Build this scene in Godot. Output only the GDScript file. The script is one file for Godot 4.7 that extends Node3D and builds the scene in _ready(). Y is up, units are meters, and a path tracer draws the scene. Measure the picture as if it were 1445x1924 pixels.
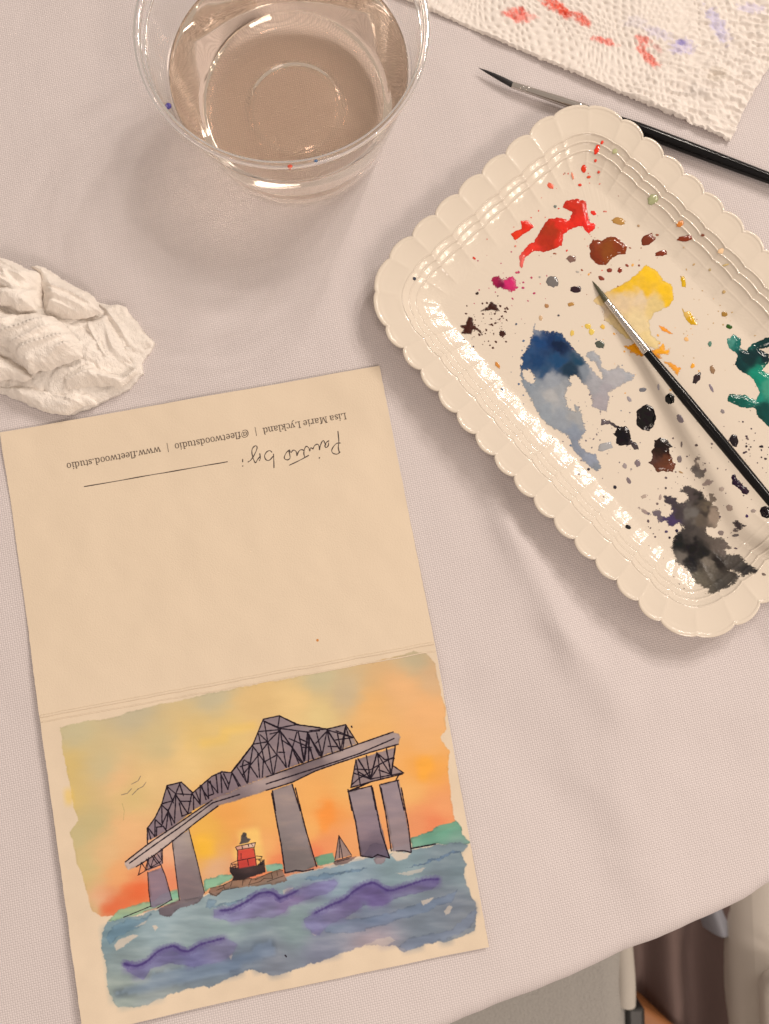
extends Node3D
# A watercolour session on a cloth-covered table, seen from above. Builders work in millimetres (MM) round each thing's own base.
const MM := 0.001
const TABLE := 0.75
var _n1 := FastNoiseLite.new()
var _n2 := FastNoiseLite.new()
var _n3 := FastNoiseLite.new()
var _cell := FastNoiseLite.new()
var _used := {}
var M := {}
var tray_grid := PackedFloat32Array()
const TGX := 440
const TGY := 310
const TGS := 0.45

func _ready() -> void:
	_setup_noise()
	_camera_and_light()
	_materials()
	_room()
	_tablecloth()
	_card()
	_tray()
	_cup()
	_brushes()
	_paper_towel()
	_tissue()

func _setup_noise() -> void:
	for n in [_n1, _n2, _n3]:
		n.noise_type = FastNoiseLite.TYPE_SIMPLEX_SMOOTH
		n.frequency = 1.0
		n.fractal_type = FastNoiseLite.FRACTAL_FBM
		n.fractal_octaves = 3
	_n1.seed = 11; _n2.seed = 57; _n3.seed = 91
	_cell.noise_type = FastNoiseLite.TYPE_CELLULAR
	_cell.seed = 5
	_cell.frequency = 1.0
	_cell.fractal_type = FastNoiseLite.FRACTAL_NONE
	_cell.cellular_return_type = FastNoiseLite.RETURN_DISTANCE2_SUB
	_cell.cellular_distance_function = FastNoiseLite.DISTANCE_EUCLIDEAN

func _camera_and_light() -> void:
	var cam := Camera3D.new()
	cam.name = "camera"
	cam.keep_aspect = Camera3D.KEEP_HEIGHT
	var lens := CameraAttributesPhysical.new()
	lens.frustum_focal_length = 19.9584
	lens.frustum_focus_distance = 0.298
	lens.exposure_aperture = 11.0
	lens.frustum_near = 0.02
	lens.frustum_far = 30.0
	cam.attributes = lens
	cam.near = 0.02
	cam.far = 30.0
	cam.fov = 62.0328
	cam.position = Vector3(0, TABLE + 0.3060, 0)
	cam.rotation = Vector3(-PI / 2.0 + 0.11694, 0, 0)
	add_child(cam)
	cam.fov = 62.0328
	var env := Environment.new()
	env.background_mode = Environment.BG_COLOR
	env.background_color = Color(0.42, 0.35, 0.295).linear_to_srgb()
	env.tonemap_mode = Environment.TONE_MAPPER_LINEAR
	env.tonemap_exposure = 1.12
	env.sdfgi_enabled = true
	env.ssao_enabled = true
	env.ssil_enabled = true
	var we := WorldEnvironment.new()
	we.name = "world_environment"
	we.environment = env
	add_child(we)
	# the function room's lamps: a chandelier of small bulbs up to the right, downlights round about
	for k in 8:
		var a := TAU * k / 8.0
		_bulb(Vector3(0.95 + 0.20 * cos(a), 2.0, -1.25 + 0.20 * sin(a)), 0.095, 0.014, Color(1.0, 0.95, 0.90))
	for k in 7:
		var a := TAU * k / 7.0
		_bulb(Vector3(1.45 + 0.20 * cos(a), 2.0, 0.35 + 0.20 * sin(a)), 0.055, 0.014, Color(1.0, 0.92, 0.83))
	for k in 4:
		_bulb(Vector3(-0.95, 2.2, -0.8 + 0.5 * k), 0.03, 0.03, Color(1.0, 0.90, 0.80))

	for k in 5:  # small area lights added for crisp sparkles on the tray glaze
		var a := TAU * k / 5.0 + 0.4
		_panel_light(Vector3(0.95 + 0.34 * cos(a), 1.95, -1.08 + 0.34 * sin(a)), 0.11, 0.23, Color(1.0, 0.95, 0.90))
	_panel_light(Vector3(0.36, 1.62, 0.66), 0.3, 0.36, Color(1.0, 0.93, 0.88))  # nearer area light added to brighten the table towards the viewer

func _panel_light(p: Vector3, size: float, e: float, c: Color) -> void:
	var panel := AreaLight3D.new()
	panel.name = "added_panel_light"
	panel.area_size = Vector2(size, size)
	panel.light_color = c
	panel.light_energy = e
	panel.area_range = 8.0
	panel.area_attenuation = 2.0
	panel.shadow_enabled = true
	add_child(panel, true)
	panel.look_at_from_position(p, Vector3(0.0, TABLE, -0.05))

func _bulb(p: Vector3, e: float, size: float, c: Color) -> void:
	var l := OmniLight3D.new()
	l.name = "bulb_light"
	l.position = p
	l.light_color = c
	l.light_energy = e
	l.light_size = size
	l.omni_range = 8.0
	l.omni_attenuation = 2.0
	l.shadow_enabled = true
	add_child(l, true)

# ------------------------------------------------------------------ helpers
func _mat(lin: Color, rough: float, spec := 0.5, vcol := false) -> StandardMaterial3D:
	var m := StandardMaterial3D.new()
	m.albedo_color = lin.linear_to_srgb()
	m.roughness = rough
	m.metallic_specular = spec
	m.vertex_color_use_as_albedo = vcol
	return m

func _thing(called: String, label: String, category: String, at: Vector3, yaw := 0.0, group := "") -> Node3D:
	var o := Node3D.new()
	o.name = called
	add_child(o, true)
	o.position = at
	o.rotation.y = yaw
	o.set_meta("label", label)
	o.set_meta("category", category)
	if group != "":
		o.set_meta("group", group)
	return o

func _put(parent: Node, called: String, mesh: Mesh, mat: Material, label := "") -> MeshInstance3D:
	var o := MeshInstance3D.new()
	o.name = called
	o.mesh = mesh
	o.material_override = mat
	parent.add_child(o, true)
	if label != "":
		o.set_meta("label", label)
	return o

func _mesh(v: PackedVector3Array, idx: PackedInt32Array, uv := PackedVector2Array(), col := PackedColorArray(), nrm := PackedVector3Array()) -> ArrayMesh:
	var n := nrm
	if n.is_empty():
		n = _normals(v, idx)
	var a := []
	a.resize(Mesh.ARRAY_MAX)
	a[Mesh.ARRAY_VERTEX] = v
	a[Mesh.ARRAY_NORMAL] = n
	a[Mesh.ARRAY_INDEX] = idx
	if uv.size() == v.size():
		a[Mesh.ARRAY_TEX_UV] = uv
	if col.size() == v.size():
		a[Mesh.ARRAY_COLOR] = col
	var m := ArrayMesh.new()
	m.add_surface_from_arrays(Mesh.PRIMITIVE_TRIANGLES, a)
	return m

func _normals(v: PackedVector3Array, idx: PackedInt32Array) -> PackedVector3Array:
	var n := PackedVector3Array()
	n.resize(v.size())
	for t in range(0, idx.size(), 3):
		var a := idx[t]
		var b := idx[t + 1]
		var c := idx[t + 2]
		var f := (v[c] - v[a]).cross(v[b] - v[a])
		n[a] += f
		n[b] += f
		n[c] += f
	for i in n.size():
		n[i] = n[i].normalized()
	return n

# indices of a grid of rows x columns vertices; turned round with flip
func _grid_idx(rows: int, columns: int, flip := false, first := 0) -> PackedInt32Array:
	var out := PackedInt32Array()
	for j in rows - 1:
		for i in columns - 1:
			var a := first + j * columns + i
			var b := a + 1
			var c := a + columns + 1
			var d := a + columns
			if flip:
				out.append_array([a, c, b, a, d, c])
			else:
				out.append_array([a, b, c, a, c, d])
	return out

# a surface of revolution about y from a list of Vector2(radius, height) in millimetres, going outwards and up seen from inside = flip
func _lathe(profile: Array, seg: int, flip := false) -> ArrayMesh:
	var v := PackedVector3Array()
	var uv := PackedVector2Array()
	for j in profile.size():
		for i in seg + 1:
			var a := TAU * i / seg
			v.append(Vector3(profile[j].x * cos(a), profile[j].y, profile[j].x * sin(a)) * MM)
			uv.append(Vector2(float(i) / seg, float(j) / profile.size()))
	var idx := _grid_idx(profile.size(), seg + 1, flip)
	var n := _normals(v, idx)
	for j in profile.size():   # close the seam
		var s := (n[j * (seg + 1)] + n[j * (seg + 1) + seg]).normalized()
		n[j * (seg + 1)] = s
		n[j * (seg + 1) + seg] = s
	return _mesh(v, idx, uv, PackedColorArray(), n)

# a tube through points (metres) with a radius for each
func _tube(pts: PackedVector3Array, radii: PackedFloat32Array, seg := 16, oval := 1.0) -> ArrayMesh:
	var v := PackedVector3Array()
	for j in pts.size():
		var t := (pts[mini(j + 1, pts.size() - 1)] - pts[maxi(j - 1, 0)]).normalized()
		var up := Vector3.UP if absf(t.y) < 0.95 else Vector3.RIGHT
		var s := t.cross(up).normalized()
		var w := s.cross(t).normalized()
		for i in seg + 1:
			var a := TAU * i / seg
			v.append(pts[j] + (s * cos(a) + w * sin(a) * oval) * radii[j])
	var idx := _grid_idx(pts.size(), seg + 1, true)
	var n := _normals(v, idx)
	for j in pts.size():
		var s2 := (n[j * (seg + 1)] + n[j * (seg + 1) + seg]).normalized()
		n[j * (seg + 1)] = s2
		n[j * (seg + 1) + seg] = s2
	return _mesh(v, idx, PackedVector2Array(), PackedColorArray(), n)

# a box with rounded edges, size and radius in metres, centred
func _round_box(size: Vector3, r: float, steps := 5) -> ArrayMesh:
	var v := PackedVector3Array()
	var idx := PackedInt32Array()
	var h := size / 2.0 - Vector3.ONE * r
	var q := 2 * steps + 2
	for axis in 3:
		for sgn in [-1.0, 1.0]:
			var first := v.size()
			for j in q:
				for i in q:
					var a: float = -1.0 if i <= steps else 1.0
					var b: float = -1.0 if j <= steps else 1.0
					var ta: float = tan((float(i if i <= steps else i - steps - 1) / steps - (1.0 if i <= steps else 0.0)) * PI / 4.0)
					var tb: float = tan((float(j if j <= steps else j - steps - 1) / steps - (1.0 if j <= steps else 0.0)) * PI / 4.0)
					var dir := Vector3.ZERO
					dir[axis] = sgn
					dir[(axis + 1) % 3] = ta
					dir[(axis + 2) % 3] = tb
					var c := Vector3.ZERO
					c[axis] = sgn * h[axis]
					c[(axis + 1) % 3] = a * h[(axis + 1) % 3]
					c[(axis + 2) % 3] = b * h[(axis + 2) % 3]
					v.append(c + dir.normalized() * r)
			idx.append_array(_grid_idx(q, q, sgn > 0.0, first))
	return _mesh(v, idx)

func _pts(flat: Array, k := 0.1) -> PackedVector2Array:
	var p := PackedVector2Array()
	for i in range(0, flat.size(), 2):
		p.append(Vector2(flat[i] * k, flat[i + 1] * k))
	return p

# distance in from the edge of a polygon (negative outside)
func _inside(p: Vector2, poly: PackedVector2Array) -> float:
	var best := 1e9
	var n := poly.size()
	for i in n:
		var a := poly[i]
		var e := poly[(i + 1) % n] - a
		var w := p - a
		var q := w - e * clampf(w.dot(e) / maxf(e.length_squared(), 1e-9), 0.0, 1.0)
		var d := q.length_squared()
		if d < best:
			best = d
	best = sqrt(best)
	return best if Geometry2D.is_point_in_polygon(p, poly) else -best

# colour at p blended from stops [x, y, r, g, b, ...]
func _blend(p: Vector2, stops: Array, soft := 0.15, power := 2.0) -> Color:
	var w := 0.0
	var r := 0.0
	var g := 0.0
	var b := 0.0
	for i in range(0, stops.size(), 5):
		var dx: float = p.x - stops[i]
		var dy: float = p.y - stops[i + 1]
		var d := dx * dx + dy * dy + soft
		var k := 1.0 / pow(d, power)
		w += k
		r += k * stops[i + 2]
		g += k * stops[i + 3]
		b += k * stops[i + 4]
	return Color(r / w, g / w, b / w)

# the part of a plane where field(p) > 0, cut cleanly along its edge: surface(p, f) gives Vector3 in millimetres, paint(p, f) a linear colour. skirt > 0 closes the sides down to that height
func _field_mesh(lo: Vector2, hi: Vector2, g: float, field: Callable, surface: Callable, paint: Callable, skirt := -1.0) -> ArrayMesh:
	var nx := int(ceil((hi.x - lo.x) / g)) + 1
	var ny := int(ceil((hi.y - lo.y) / g)) + 1
	var f := PackedFloat32Array()
	f.resize(nx * ny)
	for j in ny:
		for i in nx:
			f[j * nx + i] = field.call(lo + Vector2(i, j) * g)
	var v := PackedVector3Array()
	var col := PackedColorArray()
	var idx := PackedInt32Array()
	var at := {}
	var edge := []
	for j in ny - 1:
		for i in nx - 1:
			var c := [j * nx + i, j * nx + i + 1, (j + 1) * nx + i + 1, (j + 1) * nx + i]
			if f[c[0]] <= 0.0 and f[c[1]] <= 0.0 and f[c[2]] <= 0.0 and f[c[3]] <= 0.0:
				continue
			var loop := PackedInt32Array()
			var cut := PackedInt32Array()
			for k in 4:
				var a: int = c[k]
				var b: int = c[(k + 1) % 4]
				if f[a] > 0.0:
					if not at.has(a):
						var p := lo + Vector2(a % nx, a / nx) * g
						at[a] = v.size()
						v.append(surface.call(p, f[a]) * MM)
						col.append(paint.call(p, f[a]))
					loop.append(at[a])
				if (f[a] > 0.0) != (f[b] > 0.0):
					var key := Vector2i(mini(a, b), maxi(a, b))
					if not at.has(key):
						var t := f[a] / (f[a] - f[b])
						var p2 := lo + (Vector2(a % nx, a / nx).lerp(Vector2(b % nx, b / nx), t)) * g
						at[key] = v.size()
						v.append(surface.call(p2, 0.0) * MM)
						col.append(paint.call(p2, 0.0))
					loop.append(at[key])
					cut.append(at[key])
			for k in range(1, loop.size() - 1):
				idx.append_array([loop[0], loop[k], loop[k + 1]])
			if skirt >= 0.0 and cut.size() == 2:
				if f[c[0]] > 0.0 and cut.size() == 2:
					edge.append([cut[0], cut[1]])
				else:
					edge.append([cut[1], cut[0]])
	if skirt >= 0.0:
		for e in edge:
			var a2: int = e[0]
			var b2: int = e[1]
			var k2 := v.size()
			v.append_array([v[a2], v[b2], Vector3(v[b2].x, skirt * MM, v[b2].z), Vector3(v[a2].x, skirt * MM, v[a2].z)])
			col.append_array([col[a2], col[b2], col[b2], col[a2]])
			idx.append_array([k2, k2 + 1, k2 + 2, k2, k2 + 2, k2 + 3])
	return _mesh(v, idx, PackedVector2Array(), col)

func _box_of(poly: PackedVector2Array, pad: float) -> Array:
	var lo := poly[0]
	var hi := poly[0]
	for p in poly:
		lo = lo.min(p)
		hi = hi.max(p)
	return [lo - Vector2.ONE * pad, hi + Vector2.ONE * pad]

func _noise_tex(fn: Callable, w: int, h: int) -> ImageTexture:
	var im := Image.create(w, h, false, Image.FORMAT_RGB8)
	for y in h:
		for x in w:
			im.set_pixel(x, y, fn.call(x, y))
	return ImageTexture.create_from_image(im)

# ------------------------------------------------------------------ materials
func _materials() -> void:
	# plain weave: threads pass over and under each other by turns; one tile holds 16 x 16 threads
	var n := 256
	var weave := Image.create(n, n, false, Image.FORMAT_RGB8)
	var tint := Image.create(n, n, false, Image.FORMAT_RGB8)
	var rng := RandomNumberGenerator.new()
	rng.seed = 3
	var jit := []
	for k in 32:
		jit.append(rng.randf_range(-0.05, 0.05))
	for y in n:
		for x in n:
			var u := x / 16.0
			var w := y / 16.0
			var iu := int(u)
			var iw := int(w)
			var over := (iu + iw) % 2 == 0
			var cu := sin(PI * (u - iu))
			var cw := sin(PI * (w - iw))
			var h := (pow(cu, 0.6) * (0.55 + 0.45 * cw)) if over else (pow(cw, 0.6) * (0.55 + 0.45 * cu))
			h = clampf(h * (0.82 if over else 1.0) + (jit[iu] if over else jit[16 + iw]), 0.0, 1.0)
			weave.set_pixel(x, y, Color(h, h, h))
			var t := 0.84 + 0.16 * h
			tint.set_pixel(x, y, Color(t, t, t))
	var cloth := _mat(Color(0.735, 0.675, 0.68), 0.72, 0.4)
	cloth.albedo_texture = ImageTexture.create_from_image(tint)
	cloth.heightmap_enabled = true
	cloth.heightmap_texture = ImageTexture.create_from_image(weave)
	cloth.heightmap_scale = 0.012
	cloth.rim_enabled = true
	cloth.rim = 0.25
	M.cloth = cloth
	# paper grain
	var grain := FastNoiseLite.new()
	grain.seed = 21
	grain.frequency = 0.06
	grain.fractal_octaves = 4
	var gt := NoiseTexture2D.new()
	gt.width = 512
	gt.height = 512
	gt.seamless = true
	gt.noise = grain
	M.grain = gt
	var paper := _mat(Color(0.70, 0.595, 0.465), 0.92, 0.3)
	paper.heightmap_enabled = true
	paper.heightmap_texture = gt
	paper.heightmap_scale = 0.006
	paper.uv1_triplanar = true
	paper.uv1_scale = Vector3(40, 40, 40)
	M.paper = paper
	M.ink = _mat(Color(0.06, 0.042, 0.036), 0.7)
	M.print_ink = _mat(Color(0.10, 0.075, 0.06), 0.8)
	M.ceramic = _mat(Color(0.70, 0.63, 0.54), 0.12, 0.5)
	M.paint_wet = _mat(Color.WHITE, 0.10, 0.45, true)
	M.paint_dry = _mat(Color.WHITE, 0.34, 0.3, true)
	var tissue := _mat(Color.WHITE, 0.95, 0.2, true)
	tissue.heightmap_enabled = true
	tissue.heightmap_texture = gt
	tissue.heightmap_scale = 0.035
	tissue.uv1_triplanar = true
	tissue.uv1_scale = Vector3(45, 45, 45)
	tissue.backlight_enabled = true
	tissue.backlight = Color(0.42, 0.39, 0.36)
	M.tissue = tissue
	var towel := tissue.duplicate() as StandardMaterial3D
	towel.heightmap_scale = 0.008
	M.towel = towel
	var plastic := StandardMaterial3D.new()
	plastic.transparency = BaseMaterial3D.TRANSPARENCY_ALPHA
	plastic.albedo_color = Color(0.95, 0.93, 0.92, 0.03)
	plastic.roughness = 0.04
	M.plastic = plastic
	var rimp := plastic.duplicate() as StandardMaterial3D
	rimp.refraction_enabled = true
	rimp.refraction_scale = 0.05
	rimp.albedo_color = Color(1, 1, 1, 0.0)
	M.plastic_rim = rimp
	var water := StandardMaterial3D.new()
	water.refraction_enabled = true
	water.refraction_scale = 0.033
	water.albedo_color = Color(Color(1.0, 0.89, 0.78).linear_to_srgb(), 0.0)
	water.roughness = 0.0
	M.water = water
	M.handle = _mat(Color(0.006, 0.006, 0.007), 0.14, 0.32)
	var steel := _mat(Color(0.62, 0.59, 0.56), 0.14)
	steel.metallic = 1.0
	M.steel = steel
	var felt := _mat(Color(0.43, 0.42, 0.40), 0.95, 0.2)
	felt.heightmap_enabled = true
	felt.heightmap_texture = gt
	felt.heightmap_scale = 0.08
	felt.uv1_triplanar = true
	felt.uv1_scale = Vector3(14, 14, 14)
	M.chair_grey = felt
	M.chair_white = _mat(Color(0.72, 0.68, 0.62), 0.8, 0.3)
	M.seat_edge_highlight = _mat(Color(0.58, 0.55, 0.5), 0.8, 0.3)  # paler than the seat, as the highlight on its edge
	M.coat = _mat(Color(0.20, 0.145, 0.135), 0.9, 0.2)
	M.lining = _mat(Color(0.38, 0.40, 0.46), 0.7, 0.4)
	M.black = _mat(Color(0.02, 0.02, 0.02), 0.4)
	M.leather = _mat(Color(0.42, 0.17, 0.06), 0.5)
	M.floor = _mat(Color(0.42, 0.37, 0.33), 0.8, 0.3)
	M.table = _mat(Color(0.30, 0.22, 0.15), 0.6)

# ------------------------------------------------------------------ the room below the table
func _room() -> void:
	var fl := MeshInstance3D.new()
	fl.name = "floor"
	var pm := PlaneMesh.new()
	pm.size = Vector2(8, 8)
	fl.mesh = pm
	fl.material_override = M.floor
	add_child(fl)
	fl.set_meta("kind", "structure")
	fl.set_meta("label", "dim beige floor far below the table edge")
	# grey chair pushed under the table
	var ch := _thing("dining_chair", "grey upholstered chair pushed under the table, seat seen below the cloth edge", "chair", Vector3(-0.06, 0, 0.33))
	var seat := _put(ch, "seat", _round_box(Vector3(0.445, 0.085, 0.46), 0.022), M.chair_grey)
	seat.position = Vector3(0, 0.43, 0)
	var wp := PackedVector3Array()
	var wrd := PackedFloat32Array()
	for k in 40:
		wp.append(Vector3(0.2185, 0.464 + 0.002 * sin(k * 0.4), -0.215 + 0.14 * k / 39.0))
		wrd.append(0.006)
	_put(ch, "seat_edge_highlight", _tube(wp, wrd, 12), M.seat_edge_highlight, "pale tube added for the highlight along the rounded seat edge")  # edge highlight of the seat, made as a pale tube
	var fr := _put(ch, "seat_frame", _round_box(Vector3(0.43, 0.03, 0.44), 0.006), M.black)
	fr.position = Vector3(0, 0.372, 0)
	for sx in [-1, 1]:
		for sz in [-1, 1]:
			var leg := _put(ch, "leg", _round_box(Vector3(0.03, 0.36, 0.03), 0.005), M.black)
			leg.position = Vector3(sx * 0.195, 0.18, sz * 0.2)
	var back := _put(ch, "backrest", _round_box(Vector3(0.43, 0.42, 0.05), 0.02), M.chair_grey)
	back.position = Vector3(0, 0.68, 0.235)
	var br := _put(ch, "corner_bracket", _round_box(Vector3(0.012, 0.07, 0.05), 0.003), M.black)
	br.position = Vector3(0.2235, 0.434, -0.05)
	# dark coat hanging in soft folds beside the chair
	var coat := _thing("coat", "dark mauve brown coat hanging in folds below the table edge", "coat", Vector3(0.20, 0, 0.24))
	_put(coat, "body", _drape(0.175, 0.34, 0.40, 4.2, 1), M.coat)
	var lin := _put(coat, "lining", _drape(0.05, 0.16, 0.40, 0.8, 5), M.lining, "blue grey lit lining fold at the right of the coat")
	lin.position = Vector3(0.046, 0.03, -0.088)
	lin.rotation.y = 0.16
	# leather bag
	var bag := _thing("handbag", "orange brown leather bag corner between the grey chair and the coat", "bag", Vector3(0.1428, 0, 0.3106), -0.576)
	var bb := _put(bag, "body", _round_box(Vector3(0.11, 0.36, 0.10), 0.012), M.leather)
	bb.position = Vector3(0.0, 0.235, 0.0)
	var fl2 := _put(bag, "flap", _round_box(Vector3(0.115, 0.012, 0.104), 0.005), M.leather)
	fl2.position = Vector3(0, 0.42, 0)
	# white chair further along
	var wc := _thing("white_chair", "white upholstered chair at the right edge below the cloth", "chair", Vector3(0.458, 0, 0.30))
	var s2 := _put(wc, "seat", _round_box(Vector3(0.42, 0.09, 0.44), 0.035), M.chair_white)
	s2.position = Vector3(0, 0.395, 0.0)
	var s3 := _put(wc, "seat_pad", _round_box(Vector3(0.41, 0.03, 0.29), 0.013), M.chair_white)
	s3.position = Vector3(0, 0.45, 0.085)
	var b2 := _put(wc, "backrest", _round_box(Vector3(0.10, 0.34, 0.42), 0.04), M.chair_white)
	b2.position = Vector3(0.2, 0.6, 0)
	for sx in [-1, 1]:
		for sz in [-1, 1]:
			var lg := _put(wc, "leg", _round_box(Vector3(0.035, 0.36, 0.035), 0.006), M.table)
			lg.position = Vector3(sx * 0.17, 0.18, sz * 0.18)
	var pa := PackedVector3Array()
	var ra := PackedFloat32Array()
	for k in 24:
		var t := k / 23.0
		pa.append(Vector3(-0.198 + 0.16 * t, 0.4655, -0.066 + 0.05 * t + 0.008 * sin(PI * t)))
		ra.append(0.0016)
	_put(wc, "piping", _tube(pa, ra, 8), M.leather)

# a hanging cloth with n folds, w wide, d deep along z, top at h
func _drape(w: float, d: float, h: float, folds: float, sd: int) -> ArrayMesh:
	var v := PackedVector3Array()
	var nx := 60
	var nz := 40
	for j in nz:
		for i in nx:
			var x := (float(i) / (nx - 1) - 0.5) * w
			var z := (float(j) / (nz - 1) - 0.5) * d
			var ph := x / w * folds * TAU + z * 4.0 + sd + 1.2 * _n1.get_noise_2d(x * 9.0, z * 4.0 + sd)
			var e := 1.0 - pow(absf(x / w * 2.0), 6.0)
			v.append(Vector3(x + 0.01 * sin(z * 14.0 + sd), h * (0.55 + 0.45 * e) + 0.014 * sin(ph) * e + 0.02 * _n2.get_noise_2d(x * 6.0 + sd, z * 5.0) - 0.1 * z, z))
	return _mesh(v, _grid_idx(nz, nx))

# ------------------------------------------------------------------ tablecloth
func _cloth_y(x: float, z: float) -> float:   # millimetres
	var y := 0.7 * _n1.get_noise_2d(x * 0.012, z * 0.012) + 0.25 * _n2.get_noise_2d(x * 0.05, z * 0.05)
	for r in [[35,-54,46,-29,1.65,5.0],[46,-29,64,8,2.10,5.0],[64,8,77,26,1.20,6.0],[53,-13,96,55,1.35,14.0],[79,64,98,110,1.50,10.0],[-33,-145,-4,-76,1.20,16.0],[-84,-129,-40,-104,1.05,14.0],[30,28,70,75,-1.05,12.0],[90,26,135,34,1.50,14.0],[-61,-143,-71,-100,1.05,10.0]]:
		var a := Vector2(r[0], r[1])
		var b := Vector2(r[2], r[3])
		var p := Vector2(x, z)
		var q := Geometry2D.get_closest_point_to_segment(p, a, b)
		var wob := 2.0 * _n3.get_noise_2d(x * 0.03, z * 0.03)
		var side := (b - a).normalized().cross(p - q) + wob
		y += r[4] * exp(-pow(side / r[5], 2.0)) * exp(-pow(maxf(p.distance_to(q) - absf(side), 0.0) / 12.0, 2.0))
	return y

func _tablecloth() -> void:
	var e := Vector2(0.9255, -0.379)
	var n := Vector2(0.379, 0.9255)
	var ds := PackedFloat32Array()
	var k := -430.0
	while k < 110.0:
		ds.append(k)
		k += 3.0
	for q in 30:
		ds.append(110.0 + q * 0.85)
	var rows := ds.size()
	var v := PackedVector3Array()
	var uv := PackedVector2Array()
	var cols := 250
	var ca := cos(0.2)
	var sa := sin(0.2)
	var fall := 40
	var rad := 8.0
	for i in cols:
		var s := -375.0 + 3.0 * i
		var rim := 139.6 + 1.6 * _n2.get_noise_1d(s * 0.02 + 3.0) + 0.8 * sin(s * 0.045)
		for j in rows + 12 + fall:
			var d := 0.0
			var y := 0.0
			var run := 0.0
			if j < rows:
				d = minf(ds[j], rim - rad)
				if j == rows - 1:
					d = rim - rad
				run = d
			elif j < rows + 12:
				var a := PI / 2.0 * (j - rows + 1) / 12.0
				d = rim - rad + rad * sin(a)
				y = -rad * (1.0 - cos(a))
				run = rim - rad + rad * a
			else:
				var h := 7.0 * (j - rows - 11)
				d = rim - 0.02 * h + 0.06 * h * sin(s * 0.035 + 0.7 * sin(s * 0.011)) * smoothstep(0.0, 120.0, h) - 0.05 * h
				y = -rad - h
				run = rim + 4.5 + h
			var p := e * s + n * d
			var fade := smoothstep(0.0, 25.0, rim - d)
			v.append(Vector3(p.x, y + _cloth_y(p.x, p.y) * (0.25 + 0.75 * fade), p.y) * MM)
			var t := e * s + n * run
			uv.append(Vector2(t.x * ca - t.y * sa, t.x * sa + t.y * ca) / 12.4)
	var th := _put(self, "tablecloth", _mesh(v, _grid_idx(cols, rows + 12 + fall, true), uv), M.cloth)
	th.position = Vector3(0, TABLE, 0)
	th.set_meta("label", "off-white woven cloth covering the table and falling over its edge")
	th.set_meta("category", "tablecloth")
	var tb := _thing("table", "table under the white cloth", "table", Vector3(0, 0, 0))
	var top := _put(tb, "tabletop", _round_box(Vector3(0.72, 0.024, 0.50), 0.004), M.table)
	top.rotation.y = atan2(0.379, 0.9255)
	var c := n * (139.6 - 10.0 - 252.0) * MM
	top.position = Vector3(c.x, TABLE - 0.016, c.y)
	for sx in [-1, 1]:
		for sz in [-1, 1]:
			var lg := _put(tb, "leg", _round_box(Vector3(0.045, 0.72, 0.045), 0.005), M.table)
			var q2: Vector2 = e * (0.32 * sx) + n * (0.21 * sz) + c
			lg.position = Vector3(q2.x, 0.36, q2.y)

# ------------------------------------------------------------------ the painted card
const PS := 7.2          # painting pixels per millimetre
const PW := 1012
const PH := 762
var _pic := PackedFloat32Array()

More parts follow.
